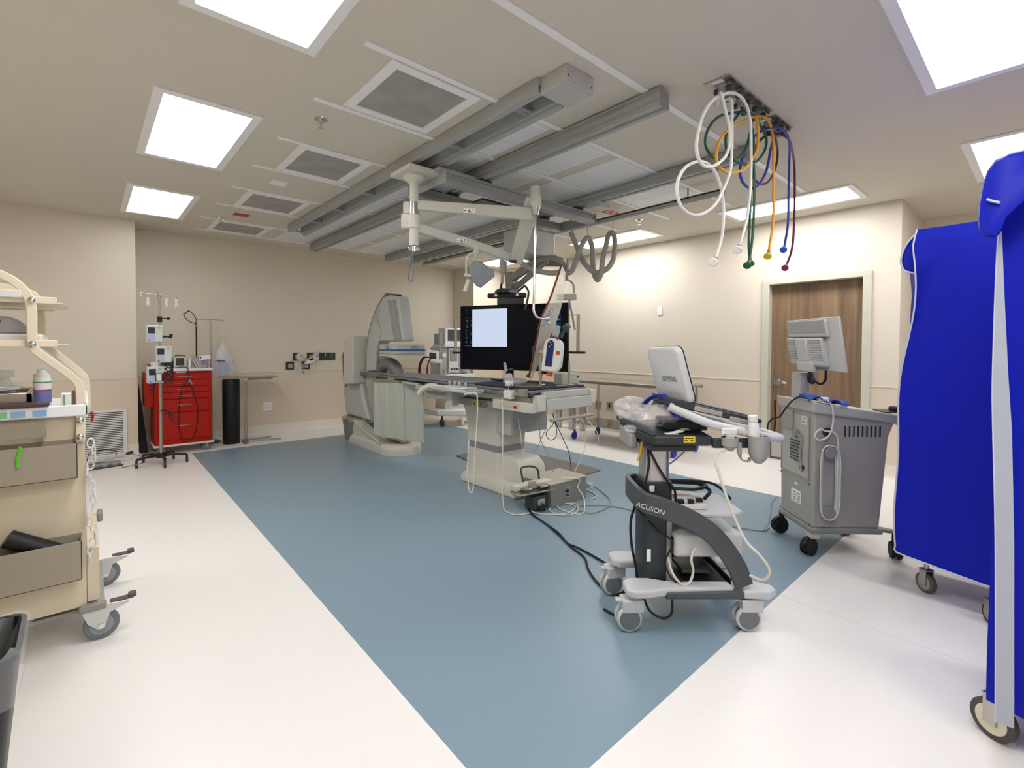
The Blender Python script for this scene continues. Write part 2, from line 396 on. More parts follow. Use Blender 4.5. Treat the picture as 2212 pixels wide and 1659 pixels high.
# ================================================================== CEILING RAILS
def rail(name, label, x0, x1, y0, y1, z0, z1, group='grey ceiling rails'):
    t = thing(name, label, 'ceiling rail', ((x0+x1)/2, y0, z0), 0, group)
    w = (x1-x0)/2; h = z1-z0; L = y1-y0
    b = MB(); M = Matrix(((1, 0, 0, 0), (0, 0, 1, 0), (0, 1, 0, 0), (0, 0, 0, 1)))   # local XY -> world XZ, extruded along Y
    prof = [(-w, 0), (-w*.35, 0), (-w*.35, .012), (w*.35, .012), (w*.35, 0), (w, 0), (w, .03), (w*.86, .034), (w*.86, .046), (w, .05), (w, h*.72), (w*.8, h*.76), (w*.8, h-.012), (w*1.0, h-.010), (w*1.0, h), (-w*1.0, h), (-w*1.0, h-.010), (-w*.8, h-.012), (-w*.8, h*.76), (-w, h*.72), (-w, .05), (-w*.86, .046), (-w*.86, .034), (-w, .03)]
    b.prism(prof, M, L); b.build('rail_profile', M_aluw, t, smooth=0)
    b = MB(); b.box(-w-.002, -.006, -.002, w+.002, 0, h*.95); b.build('end_cap', M_alu, t, bevel=.002)
    b = MB(); b.box(-w-.002, L, -.002, w+.002, L+.006, h*.95); b.build('end_cap', M_alu, t, bevel=.002)
    return t
rail('ceiling_rail', 'thick grey ceiling rail with its near end free, third from the left', 2.555, 2.655, 1.575, 7.45, 2.815, 2.925)
rail('ceiling_rail', 'thick grey ceiling rail running on behind the coloured hanging hoses', 3.80, 3.90, 1.60, 7.5, 2.83, 2.93)
rail('ceiling_rail', 'short grey ceiling rail ending at the far right of the rail group', 4.24, 4.34, 4.3, 7.4, 2.84, 2.935)
t = rail('ceiling_rail', 'thin ceiling rail at the right carrying the looped grey hose', 4.40, 4.445, 2.05, 7.3, 2.80, 2.845)
for y in (2.4, 4.0, 5.6, 7.0):
    b = MB(); b.cyl((0, y-2.05, .04), (0, y-2.05, .138), .008); b.build('hanger_rod', M_alu, t)
t = thing('ceiling_rail_frame', 'double ceiling rail joined by cross bars, leftmost of the grey rails', 'ceiling rail', (2.09, 1.95, 2.85))
b = MB(); b.box(-.126, .05, 0, -.11, 4.6, .085); b.box(-.11, .05, 0, -.075, 4.6, .006); b.box(-.11, .05, .045, -.085, 4.6, .085); b.build('outer_rail', M_aluw, t, bevel=.001)
b = MB(); b.box(-.109, .055, .006, -.1, 4.6, .044); b.build('rail_groove', M_black, t)
b = MB(); b.box(.035, .05, 0, .12, 4.6, .012); b.box(.035, .05, .012, .045, 4.6, .085); b.box(.11, .05, .012, .12, 4.6, .085); b.box(.045, .05, .07, .11, 4.6, .085); b.box(.06, .05, -.02, .1, 4.6, 0); b.build('inner_rail', M_aluw, t, bevel=.001)
for y in (.28, 1.02, 1.75, 2.49, 3.22, 3.88, 4.52):
    b = MB(); b.box(-.076, y-.035, .002, .036, y+.035, .014); b.cyl((.0, y, -.004), (.0, y, .003), .008); b.build('cross_bar', M_alu, t, bevel=.001)
t = thing('junction_box', 'light grey box on the ceiling at the near end of the double rail', 'junction box', (2.105, 1.9, 2.84))
b = MB(); b.box(-.115, -.1, 0, .115, .1, .098); b.build('housing', M_mlight, t, bevel=.003)
b = MB(); b.box(-.105, -.09, -.004, .105, .09, 0); b.build('lid', M_mlight, t, bevel=.002)
for sx in (-1, 1):
    b = MB(); b.cyl((sx*.1, -.102, .04), (sx*.1, -.099, .04), .006); b.build('screw', M_dgrey, t)
# rail clamps over the trim strips
t = None
# carriage of cross beams carrying the display and lamps
t = thing('ceiling_carriage', 'grey carriage of two cross beams hung under the ceiling rails', 'ceiling carriage', (3.1, 3.5, 2.70))
for y, x0, x1, z0, z1 in ((-.2, -.93, .96, .0, .095), (.28, -.93, .96, .0, .085)):
    b = MB(); b.box(x0, y-.05, z0, x1, y+.05, z0+.03); b.box(x0, y-.038, z0+.03, x1, y+.038, z1-.02); b.box(x0, y-.05, z1-.02, x1, y+.05, z1); b.build('cross_beam', mat('carriage_grey', '#A2A4A4', .42, metal=.3, var=.04), t, bevel=.002)
for x in (-.93, .96):
    b = MB(); b.box(x-.006, -.26, -.002, x+.006, .34, .098); b.build('end_plate', M_aluw, t, bevel=.001)
b = MB(); b.box(-.98, -.24, .098, -.62, .32, .112); b.build('mounting_plate', M_aluw, t, bevel=.002)
for x in (-.50, .72):
    for y in (-.2, .28):
        b = MB(); b.box(x-.05, y-.045, .095, x+.05, y+.045, .125); b.build('rail_trolley', M_dgrey, t, bevel=.003)
b = MB(); b.box(.70, -.5, .08, .86, -.34, .13); b.build('bracket', M_mlight, t, bevel=.002)
b = MB(); b.box(-.4, -.05, .01, .1, .12, .03); b.build('cable_tray', M_dgrey, t, bevel=.003)
# ------------------------------------------------------------------ gas outlets and hoses
def outlet_plate(label, x0, x1, n):
    y0, y1 = 1.25, 1.405
    t = thing('gas_outlet_plate', label, 'gas outlet', ((x0+x1)/2, (y0+y1)/2, ZC), 0, 'ceiling gas outlet plates')
    hx, hy = (x1-x0)/2, (y1-y0)/2
    b = MB(); b.box(-hx, -hy, -.008, hx, hy, -.0004); b.build('plate', M_steel, t, bevel=.002)
    for i in range(n):
        x = -hx+.085+(2*hx-.13)*i/max(n-1, 1)
        b = MB(); b.lathe([(.034, -.008), (.034, -.018), (.026, -.022), (.024, -.05), (.018, -.055)], Matrix.Translation((x, 0, 0))); b.build('outlet', M_mgrey, t)
        b = MB(); b.box(x-.028, -hy+.008, -.03, x+.022, -hy+.02, -.008); b.box(x-.012, -.05, -.05, x+.012, .05, -.02); b.build('latch', M_dgrey, t, bevel=.003)
    b = MB(); b.box(-hx+.01, -.03, -.0095, -hx+.045, .03, -.008); b.build('label_sticker', M_label, t)
outlet_plate('long steel gas outlet plate on the ceiling holding the white and green hoses', 2.75, 3.385, 5)
outlet_plate('short steel gas outlet plate on the ceiling holding the blue and purple hoses', 3.45, 3.755, 3)
def hose(label, pts, yy, colr, end, tip):
    P = [Y(1420+x/3.387, 130+y/3.387, yy+.026*i/len(pts)) for i, (x, y) in enumerate(pts)]
    P = [p if p.z < 2.895 else Z(1420+x/3.387, 130+y/3.387, 2.895-.002*i) for i, (p, (x, y)) in enumerate(zip(P, pts))]
    P = [p + Vector((0, 0, 0)) for p in P]
    ox = min((2.835, 2.96, 3.087, 3.21, 3.34, 3.535, 3.622, 3.71), key=lambda v: abs(v-P[0].x))
    P = [Vector((ox, 1.327, 2.89)), Vector((ox*.7+P[0].x*.3, 1.32, min(2.87, P[0].z+.03)))] + P[(1 if P[0].z > 2.86 else 0):]
    t = thing('gas_hose', label, 'hose', P[0], 0, 'coloured gas hoses hanging from the ceiling')
    mm = mat('hose_'+colr, {'white': '#DCDCD6', 'green': '#17503A', 'yellow': '#D79A1C', 'blue': '#2B3F9C', 'purple': '#5E2248'}[colr], .42, var=.03)
    b = MB(); b.tube(P, .0085, 10, 6); b.build('hose_tube', mm, t, world=True)
    E = Y(1420+end[0]/3.387, 130+end[1]/3.387, yy); d = (E-P[-1]).normalized(); q = P[-1]
    b = MB(); b.cyl(q-d*.01, q+d*.03, .011); b.cyl(q+d*.03, q+d*.045, .014); b.build('ferrule', M_chrome, t, world=True)
    b = MB(); b.cyl(q+d*.045, q+d*.072, .016, .026, 20); b.cyl(q+d*.072, q+d*.078, .026, .020, 20); b.build('connector', mat('tip_'+tip, {'white': '#F2F2F0', 'green': '#1E6A3A', 'grey': '#4A6A66', 'yellow': '#E8C51E', 'blue': '#2E62C4', 'purple': '#7A2E64'}[tip], .35), t, world=True)
hose('white ceiling hose with two loops, leftmost and lowest white end', [(540,290),(545,450),(545,600),(535,800),(480,950),(420,1060),(330,1125),(250,1130),(180,1080),(145,980),(150,880),(200,790),(280,745),(350,750),(410,800),(455,900),(480,1020),(485,1150),(470,1300),(425,1450)], 1.255, 'white', (400,1490), 'white')
hose('white ceiling hose with one tall loop, its end above the door frame corner', [(465,240),(500,380),(525,480),(530,600),(500,700),(430,765),(360,780),(310,740),(285,640),(300,520),(340,390),(400,300),(470,255),(540,240),(600,260),(650,330),(680,450),(685,600),(685,800),(675,1000),(650,1180),(600,1360)], 1.222, 'white', (580,1400), 'white')
hose('dark green ceiling hose with two wide circular loops', [(620,340),(590,400),(520,500),(500,600),(530,700),(620,760),(720,745),(785,660),(795,560),(740,460),(670,390),(560,385),(440,420),(365,520),(355,630),(410,710),(500,745),(590,720),(650,640),(690,500),(705,620),(705,760),(710,900),(705,1150),(690,1350),(670,1470)], 1.322, 'green', (645,1530), 'green')
hose('dark green ceiling hose hanging straight without loops', [(690,380),(690,560),(690,700),(685,950),(675,1200),(668,1350),(676,1440)], 1.39, 'green', (682,1490), 'grey')
hose('yellow ceiling hose with one round loop', [(725,430),(738,550),(720,680),(640,790),(540,825),(460,790),(430,700),(460,580),(540,490),(640,440),(730,412),(800,430),(840,520),(850,700),(850,1000),(845,1200),(815,1400)], 1.288, 'yellow', (800,1460), 'yellow')
hose('blue ceiling hose with one narrow loop', [(835,520),(830,650),(800,800),(750,900),(690,940),(630,900),(605,820),(620,720),(660,620),(730,540),(800,500),(870,490),(930,520),(965,600),(965,750),(960,1000),(955,1200),(930,1360)], 1.355, 'blue', (915,1410), 'blue')
hose('purple ceiling hose, rightmost and ending lowest', [(885,505),(880,680),(860,800),(810,890),(750,905),(700,850),(690,760),(710,650),(770,570),(850,540),(920,550),(970,600),(1000,750),(1005,950),(1000,1200),(985,1380),(945,1500)], 1.388, 'purple', (920,1545), 'purple')
# ------------------------------------------------------------------ display housing, looped hose
t = thing('display_housing', 'grey boxy housing hanging from the carriage at the right, above the display', 'equipment housing', (3.62, 3.80, 2.36))
b = MB(); b.prism(rrect(.50, .34, .05), Matrix.Translation((0, 0, 0)), .26); b.build('housing', M_mlight, t, bevel=.012)
b = MB(); b.prism(rrect(.40, .26, .03), Matrix.Translation((0, 0, .26)), .02); b.cyl((0, 0, .28), (0, 0, .345), .06, n=20); b.build('ceiling_bearing', M_mgrey, t)
def P5(l, dep, o=(1000, 400), s=5.53): return [D(o[0]+x/s, o[1]+y/s, (dep(i/(len(l)-1)) if callable(dep) else dep)) for i, (x, y) in enumerate(l)]
hp = [(1290,560),(1370,760),(1420,880),(1520,1010),(1620,1040),(1720,1000),(1790,900),(1815,750),(1810,620),(1775,565),(1735,610),(1710,720),(1670,880),(1650,1050),(1610,1130),(1570,1070),(1555,950),(1545,760),(1520,660),(1490,630),(1440,680),(1390,790),(1350,900),(1310,1010),(1260,1050),(1180,1010),(1080,1000),(1000,905),(930,900),(860,950),(850,1040),(1000,1060),(740,960),(660,860)]
hp = hp[:25]+[(1180,1040),(1050,1050),(880,1020),(740,960),(640,870)]
t = thing('hose_bundle', 'thick ribbed grey hose hanging in loops from the thin rail at the right', 'hose', D(1233, 501, 5.1))
b = MB(); b.tube(P5(hp, lambda u: 5.0+.08*sin(u*25)), .027, 12, 8); b.build('hose_tube', mat('hose_grey', '#A09D94', .55, bump=.6, bscale=300), t, world=True)
for x, y in ((1324, 482), (1269, 495)):
    b = MB()
    p = D(x, y-14, 5.0); q = D(x, y+22, 5.0)
    b.tube([p, D(x, y, 5.0), q, D(x-3, y+26, 5.0), D(x-5, y+18, 5.0)], .004, 6, 4); b.build('hook', M_alu, t, world=True)
# display suspension: column, two swing arms, head
M_arm = mat('arm_grey', '#93918B', .42, metal=.1, var=.03)
t = thing('display_suspension', 'grey jointed arm and column from the housing down to the big display', 'display arm', D(1113, 640, 5.75))
b = MB(); b.strip(P5([(575, 1040), (590, 1290)], 5.75), .12, .10, (0, 1, 0)); b.build('column', M_arm, t, bevel=.01, world=True)
b = MB(); b.strip(P5([(590, 1110), (980, 850)], lambda u: 5.7-.3*u), .07, .09, (0, 0, 1)); b.build('swing_arm', M_arm, t, bevel=.012, world=True)
b = MB(); b.tube(P5([(630, 1220), (720, 1150), (820, 1060), (1000, 900)], lambda u: 5.72-.3*u), .035, 12, 6); b.build('swing_arm', M_arm, t, world=True)
b = MB(); b.strip(P5([(870, 960), (1050, 820)], 5.4), .12, .09, (0, 0, 1)); b.tube(P5([(1040, 830), (1180, 920)], 5.35), .03, 12); b.build('joint', M_arm, t, bevel=.01, world=True)
b = MB(); C0 = D(1185, 566, 5.35)
b.tube([C0+Vector((.17*cos(a), .17*sin(a), .01*sin(2*a))) for a in [i*2*pi/14 for i in range(14)]], .032, 12, 6, closed=True); b.build('cable_ring', M_arm, t, world=True)
b = MB(); b.cyl(D(1222, 562, 5.4), D(1222, 590, 5.4), .045, n=20); b.cyl(D(1222, 590, 5.4), D(1223, 606, 5.4), .028, n=16); b.build('pivot', M_arm, t, bevel=.004, world=True)
b = MB(); b.tube(P5([(1250, 1130), (1300, 1160), (1325, 1210), (1330, 1290)], 5.45), .012, 10, 5); b.build('bent_tube', M_mlight, t, world=True)
b = MB(); p = D(1224, 642, 5.5); b.cbox((0, 0, 0), (.22, .10, .07), frame(p, (0, 0, 1), CR)); b.build('control_head', M_mlight, t, bevel=.012, world=True)
b = MB(); b.tube([D(1229, 645, 5.5), D(1233, 665, 5.5), D(1238, 690, 5.45), D(1242, 712, 5.4)], .012, 8, 4); b.build('coiled_cable', M_mgrey, t, world=True)
# big display
dl, drt = Vector((3.62, 5.08, 0)), Vector((4.215, 3.765, 0))
dx = (drt-dl).normalized(); dn = Vector((-dx.y, dx.x, 0)); dn = dn if dn.dot(CF) < 0 else -dn
W_ = (drt-dl).length; zb, zt = 1.095, 1.905
F = Matrix((dx, Vector((0, 0, 1)), dn)).transposed().to_4x4(); F.translation = dl+Vector((0, 0, zb))
t = thing('display_screen', 'huge black display with a white image at the left of its screen', 'monitor', dl+(drt-dl)*.5+Vector((0, 0, zb)))
b = MB(); b.box(0, 0, -.07, W_, .81, 0, F); b.build('bezel', mat('display_bezel', '#07080A', .35, spec=.2), t, bevel=.006, world=True)
b = MB(); b.box(.03, .035, 0, W_-.03, .78, .002, F); b.build('screen_glass', mat('display_glass', '#02040A', .25, spec=.15, emit='#0A1830', es=.03), t, world=True)
b = MB(); b.box(.178, .29, .002, .665, .765, .003, F); b.build('white_image', emis('display_white', '#DCE8FF', .33), t, world=True)
es_txt = emis('display_text', '#9FB4C8', .16); es_btn = emis('display_button', '#22405F', .2); random.seed(4)
b = MB()
for r in range(24):
    yy = .755-r*.018
    if r in (3, 4, 13): continue
    w = random.uniform(.02, .06); x0 = .075+random.uniform(0, .02)
    b.box(x0, yy-.004, .002, x0+w*.6, yy, .0026, F)
    if random.random() < .7: b.box(.15, yy-.004, .002, .15+random.uniform(.008, .02), yy, .0026, F)
b.box(.07, .30, .002, .17, .303, .0026, F); b.box(1.0, .29, .002, 1.10, .295, .0026, F)
for r in range(5): b.box(1.0, .275-r*.022, .002, 1.07, .27-r*.022, .0026, F)
b.build('readout_text', es_txt, t, world=True)
for r in range(9):
    b = MB(); b.box(1.23, .70-r*.052, .002, 1.36, .74-r*.052, .003, F); b.build('screen_button', es_btn, t, world=True)
    b = MB(); b.box(1.26, .715-r*.052, .003, 1.26+.05+.02*(r % 3), .724-r*.052, .0034, F); b.build('button_caption', es_txt, t, world=True)
b = MB()
for x in (-.10, W_+.11):
    b = MB(); b.cyl(F @ Vector((x, .22, -.05)), F @ Vector((x, .67, -.05)), .02, n=12)
    s_ = 1 if x > 0 else -1
    b.box(x if s_ < 0 else W_-.02, .66, -.055, .02 if s_ < 0 else x, .672, -.045, F); b.build('side_handle', M_steel, t, world=True)

b = MB(); b.box(-.13, .20, -.09, .02, .225, -.02, F); b.build('handle_bracket', M_black, t, world=True, bevel=.003); b = MB(); b.box(W_-.02, .215, -.09, W_+.19, .24, -.02, F); b.build('handle_bracket', M_black, t, world=True, bevel=.003)
b = MB(); b.box(.5, .812, -.075, .86, .92, -.045, F); b.build('mounting_plate', M_dgrey, t, world=True, bevel=.01)
b = MB(); b.box(.60, -.22, -.14, .70, 0.04, -.10, F); b.build('lower_bracket', M_black, t, world=True, bevel=.01)
b = MB(); b.box(W_*.5-.03, .015, .0, W_*.5+.03, .020, .001, F); b.build('maker_mark', es_txt, t, world=True)
# sensor bar above the display on its own drop pole
t = thing('sensor_bar', 'slim black sensor bar with white squares above the big display', 'sensor bar', D(1085, 640, 5.55))
b = MB(); F2 = frame(D(1098, 637, 5.5), (0, 0, 1), CR-CF*.25); b.box(-.24, -.04, -.035, .21, .04, .02, F2); b.build('bar', M_black, t, bevel=.012, world=True)
b = MB()
for x in (-.15, .10): b.box(x, -.0425, -.02, x+.03, -.04, .01, F2)
b.build('marker_square', M_label, t, world=True)
b = MB(); b.sphere((0, 0, 0), .06, 8, (1.6, .8, .5)) if False else b.lathe([(.10, 0), (.095, .02), (.05, .045), (.02, .05)], frame(D(1087, 636, 5.5)+Vector((0, 0, .02)), (0, 0, 1))); b.build('top_cover', M_dgrey, t, world=True)
b = MB(); b.cyl(D(1085, 545, 5.45), D(1085, 565, 5.45), .028); b.cyl(D(1087, 565, 5.45), D(1087, 590, 5.45), .045, .04, 20); b.cyl(D(1086, 590, 5.45), D(1085, 612, 5.45), .02); b.build('drop_pole', M_mlight, t, world=True)
b = MB(); b.tube([D(1084, 612, 5.45), D(1082, 620, 5.45), D(1085, 628, 5.47), D(1086, 636, 5.5)], .012, 8, 4); b.build('swivel', M_black, t, world=True)
b = MB(); b.tube([D(1118, 630, 5.5), D(1128, 622, 5.5), D(1134, 618, 5.5), D(1141, 628, 5.5), D(1141, 640, 5.5), D(1138, 654, 5.5), D(1134, 668, 5.5)], .012, 8, 5); b.build('cable', M_dgrey, t, world=True)
# ------------------------------------------------------------------ shield boom on the left (column with two arms)
M_boom = mat('boom_cream', '#D2D0C3', .36, var=.02, coat=.1)
def warn(b_parent, px, py, dep, s=.03):
    Fm = frame(D(px, py, dep), -CF, CR)
    b = MB(); b.box(-s*1.6, -s*.62, 0, s*1.6, s*.62, .0006, Fm); b.build('label_sticker', M_label, b_parent, world=True)
    b = MB(); b.prism([(-s*.6, -s*.5), (s*.6, -s*.5), (0, s*.55)], Fm @ Matrix.Translation((0, 0, .0007)), .0006); b.build('warning_triangle', M_yellow if s < .02 else mat('warning_orange', '#B5801F', .5), b_parent, world=True)
    b = MB(); b.box(s*.95, -s*.45, .0007, s*1.1, s*.5, .0013, Fm); b.box(s*.8, s*.1, .0007, s*1.3, s*.25, .0013, Fm); b.box(-s*1.4, -s*.12, .0007, -s*.9, s*.12, .0013, Fm); b.build('warning_symbol', M_black, b_parent, world=True)
C1 = Vector((2.03, 3.50, 0)); dC = C1.dot(CF)
t = thing('shield_boom', 'cream ceiling column with two long horizontal arms, left of the carriage', 'ceiling boom', (2.03, 3.50, 2.8))
def cz(z): return Vector((2.03, 3.50, z))
b = MB(); b.box(-.13, -.16, 0, .15, .16, .035, Matrix.Translation((2.03, 3.5, 2.775))); b.build('mounting_plate', M_boom, t, bevel=.004, world=True)
b = MB(); b.lathe([(.09, .06), (.092, .045), (.07, .02), (.04, 0)], Matrix.Translation(cz(2.715)), 28); b.build('ceiling_cup', M_boom, t, world=True)
b = MB(); b.cyl(cz(2.42), cz(2.72), .037, n=24); b.build('column', M_boom, t, world=True)
b = MB(); b.cyl(cz(2.44), cz(2.56), .040, n=24); b.build('column_sleeve', M_chrome, t, world=True)
b = MB(); b.cyl(cz(2.345), cz(2.46), .052, n=24); b.box(-.10, -.035, 0, -.03, .035, .12, frame(cz(2.345), (0, 0, 1), CR)); b.box(-.085, -.03, 0, -.03, .03, .10, frame(cz(2.465), (0, 0, 1), CR)); b.build('clamp_housing', M_boom, t, bevel=.008, world=True)
b = MB(); b.cyl(cz(2.21), cz(2.35), .04, n=24); b.build('lower_column', M_boom, t, world=True)
J1 = D(1150, 463, 4.15); J2 = D(1118, 562, 4.75)
b = MB(); b.strip([cz(2.54), J1], .055, lambda u: .075+.035*u, (0, 0, 1)); b.build('upper_arm', M_boom, t, bevel=.008, world=True)
b = MB(); b.strip([cz(2.36), D(1010, 524, 4.35), J2], .06, lambda u: .075, (0, 0, 1)); b.build('lower_arm', M_boom, t, bevel=.008, world=True)
warn(t, 1014, 455, 3.95); warn(t, 997, 519, 4.2, .026)
b = MB(); b.strip([D(1152, 428, 4.1), D(1114, 566, 4.6)], .05, lambda u: .13+.04*sin(u*pi), (CR.x, CR.y, 0)); b.build('spring_arm', M_boom, t, bevel=.01, world=True)
b = MB(); b.cyl(D(1156, 404, 4.08), D(1156, 425, 4.08), .042, n=20); b.cyl(D(1157, 425, 4.08), D(1157, 446, 4.08), .05, n=20); b.build('arm_joint', M_boom, t, world=True)
b = MB(); b.cyl(D(1157, 446, 4.08), D(1157, 464, 4.08), .043, .022, 20); b.tube([D(1157, 462, 4.08), D(1155, 560, 4.08), D(1153, 655, 4.07), D(1153, 672, 4.06), D(1159, 684, 4.07), D(1170, 688, 4.08), D(1182, 688, 4.08)], .0105, 12, 6); b.build('drop_rod', M_chrome, t, world=True)
b = MB(); b.box(-.035, -.0, -.012, .035, .005, .012, frame(D(1108, 564, 4.5), (0, 0, 1), CR)); b.build('badge', M_black, t, world=True)
b = MB(); b.cyl(cz(2.16), cz(2.21), .018); b.box(-.045, -.015, 0, .045, .015, .03, frame(cz(2.17), (0, 0, 1), CR)); b.build('strap_clip', M_chrome, t, world=True, bevel=.004)
b = MB(); b.strip([cz(2.19), D(885, 575, dC), D(882, 602, dC), D(887, 609, dC), D(892, 600, dC), D(893, 575, dC), D(891, 545, dC)], .03, .004, CR, 5); b.build('hand_strap', mat('strap_blue_grey', '#7E8A9C', .7), t, world=True)
# transparent shield hanging from the drop rod
t = thing('radiation_shield', 'clear radiation shield with a brown edge, leaning from the rod down to the table', 'shield', D(1182, 688, 4.0))
sp = [D(1213, 572, 4.2), D(1190, 640, 4.22), D(1168, 690, 4.18), D(1162, 720, 4.25), D(1152, 770, 4.4), D(1142, 815, 4.55)]
sq = [D(1221, 590, 4.6), D(1217, 640, 4.6), D(1203, 690, 4.5), D(1186, 730, 4.5), D(1166, 780, 4.55), D(1148, 818, 4.6)]
b = MB(); A, B = catmull(sp, 4), catmull(sq, 4)
nrm = (A[5]-A[0]).cross(B[3]-A[3]).normalized()*.004
b.loft([[a, c, c+nrm, a+nrm] for a, c in zip(A, B)]); b.build('clear_panel', mat('shield_acrylic', '#F3EFE4', .08, alpha=.42, spec=.8, var=0), t, world=True)
b = MB(); b.tube(sp, .009, 10, 5); b.build('edge_trim', M_orange, t, world=True)
b = MB(); b.strip([D(1172, 705, 4.15), D(1181, 690, 4.12), D(1192, 668, 4.15)], .012, .02, CR); b.sphere(D(1182, 688, 4.08), .022, 8); b.sphere(D(1185, 698, 4.1), .016, 8); b.cyl(D(1192, 671, 4.14), D(1194, 668, 4.1), .008); b.build('swivel_clamp', M_chrome, t, world=True)
b = MB(); b.sphere(D(1141, 812, 4.54), .020, 8, (1, 1, .8)); b.build('rubber_corner', M_orange, t, world=True)
# exam lamp
t = thing('exam_lamp', 'small grey faceted exam lamp head with a white handle under the lower arm', 'lamp', D(1028, 540, 4.5))
lo = D(1028, 535, 4.45)
b = MB(); b.cyl(D(1028, 530, 4.4), D(1028, 548, 4.4), .032, .026, 20); b.cyl(D(1027, 548, 4.4), D(1027, 556, 4.4), .008); b.build('mount', M_boom, t, world=True)
b = MB(); b.tube([D(1026, 546, 4.4), D(1015, 549, 4.4), D(1008, 560, 4.4), D(1007, 592, 4.4)], .0095, 10, 6); b.build('bent_tube', M_boom, t, world=True)
b = MB(); b.cyl(D(1003, 594, 4.4), D(1018, 595, 4.4), .016, n=12); b.cyl(D(1012, 604, 4.4), D(1004, 630, 4.38), .018, .02, 14); b.build('handle', M_boom, t, world=True, bevel=.002)
def lp(x, y): return (1000+x/5.53, 400+y/5.53)
hd = [(75, 990), (105, 930), (165, 895), (240, 925), (300, 980), (370, 1010), (380, 1090), (330, 1130), (270, 1180), (210, 1230), (150, 1200), (100, 1120), (80, 1060)]
Fh = frame(D(1040, 592, 4.4), -CF+Vector((0, 0, -.3)), CR)
k = 4.4/1038.7
pl = [((lp(x, y)[0]-1040)*k, -(lp(x, y)[1]-592)*k) for x, y in hd]
b = MB(); b.loft([[Fh @ Vector((x*f, y*f, z)) for x, y in pl] for f, z in ((.55, -.075), (.95, -.03), (1, 0), (.93, .018), (.88, .02))]); b.build('lamp_head', mat('lamp_face_grey', '#8C929A', .5, var=.3, vscale=60), t, world=True, smooth=50)
# ================================================================== PATIENT TABLE
T = thing('patient_table', 'long angiography patient table on a cream pedestal, centre of the room', 'patient table', (3.17, 3.8, 0))
W = dict(parent=T, world=True)
b = MB()
b.loft([[Vector((x, y, z)) for x, y in [(2.87+e, 3.19+e), (2.87+e, 4.03-e), (3.47-e, 4.03-e), (3.47-e, 3.19+e)]] for e, z in ((0, .006), (0, .06), (.02, .10), (.05, .115))]); b.build('base_plate', M_mwhite, bevel=.02, seg=3, **W)
b = MB(); b.box(2.868, 3.188, 0, 3.472, 4.032, .008); b.build('base_gasket', M_mgrey, **W)
b = MB(); b.loft([[Vector((x, y, z)) for x, y in rrect(w, l, .045, 4, 3.16, 3.80)] for w, l, z in ((.40, .56, .10), (.375, .53, .17), (.36, .51, .355))]); b.build('column_lower', M_mwhite, smooth=45, **W)
b = MB(); b.loft([[Vector((x, y, z)) for x, y in rrect(.364, .514, .045, 4, 3.16, 3.80)] for z in (.355, .42)]); b.build('column_band', M_dgrey if False else mat('band_grey', '#85878A', .4), smooth=45, **W)
b = MB(); b.loft([[Vector((x, y, z)) for x, y in rrect(w, l, .045, 4, 3.16, 3.80)] for w, l, z in ((.37, .52, .42), (.38, .54, .6), (.42, .62, .80), (.46, .8, .86))]); b.build('column_upper', M_mwhite, smooth=45, **W)
b = MB(); b.loft([[Vector((x, y, z)) for x, y in ((3.0+e, 3.24+f), (3.0+e, 3.56), (3.36-e, 3.56), (3.36-e, 3.24+f))] for e, f, z in ((0, 0, .10), (.02, .03, .26), (.04, .09, .33))]); b.build('column_step', M_mwhite, bevel=.025, seg=3, **W)
b = MB(); b.box(2.98, 3.36, .56, 3.46, 3.52, .79); b.build('lift_box', mat('lift_grey', '#A4A6A8', .42), bevel=.004, **W)
b = MB(); b.box(2.965, 3.355, .555, 3.0, 3.56, .84); b.build('lift_box_side', M_mlight, bevel=.004, **W)
b = MB(); b.box(2.92, 3.2, .80, 3.50, 4.75, .90); b.build('sub_frame', M_mgrey, bevel=.006, **W)
b = MB(); b.box(2.86, 2.98, .895, 3.56, 4.9, .945); b.box(2.90, 4.9, .93, 3.4, 5.3, .96); b.build('longitudinal_carriage', M_mlight, bevel=.005, **W)
b = MB(); b.loft([[Vector((x, y, z)) for x, y in ((2.83, 2.93), (3.57, 2.95), (3.57, 4.1), (3.35, 4.6), (3.33, 6.6), (2.9, 6.6), (2.86, 4.6), (2.83, 4.1))] for z in (.985, 1.01)]); b.build('tabletop', mat('carbon_grey', '#77797A', .5), bevel=.005, **W)
b = MB(); b.loft([[Vector((x, y, z)) for x, y in ((2.84, 2.95), (3.56, 2.96), (3.56, 3.9), (2.84, 3.75))] for z in (1.01, 1.028)]); b.build('head_pad', mat('pad_black', '#20232A', .6), bevel=.008, **W)
b = MB(); b.loft([[Vector((x, y, z)) for x, y in ((2.85, 3.9), (3.55, 4.0), (3.37, 4.6), (3.32, 6.5), (2.91, 6.5), (2.87, 4.6))] for z in (1.01, 1.03)]); b.build('mattress', mat('mattress_grey', '#86898B', .55), bevel=.012, **W)
for z in (.955,):
    b = MB(); b.box(2.80, 2.96, z, 2.812, 4.6, z+.03); b.build('accessory_rail', M_steel, bevel=.002, **W)
    b = MB(); b.box(3.60, 2.96, z, 3.612, 4.6, z+.03); b.build('accessory_rail', M_steel, bevel=.002, **W)
b = MB(); b.box(2.835, 2.93, .955, 2.86, 4.0, .985); b.build('rail_backing', M_dgrey, **W)
b = MB(); b.box(2.95, 2.90, .935, 3.60, 2.95, .995); b.build('end_beam', M_mlight, bevel=.006, **W)
b = MB(); b.box(2.96, 2.87, .83, 3.56, 2.94, .935); b.build('end_cover', M_mlight, bevel=.008, **W)
b = MB(); b.box(2.86, 2.88, .83, 2.955, 2.96, .97); b.build('corner_block', M_mwhite, bevel=.008, **W)
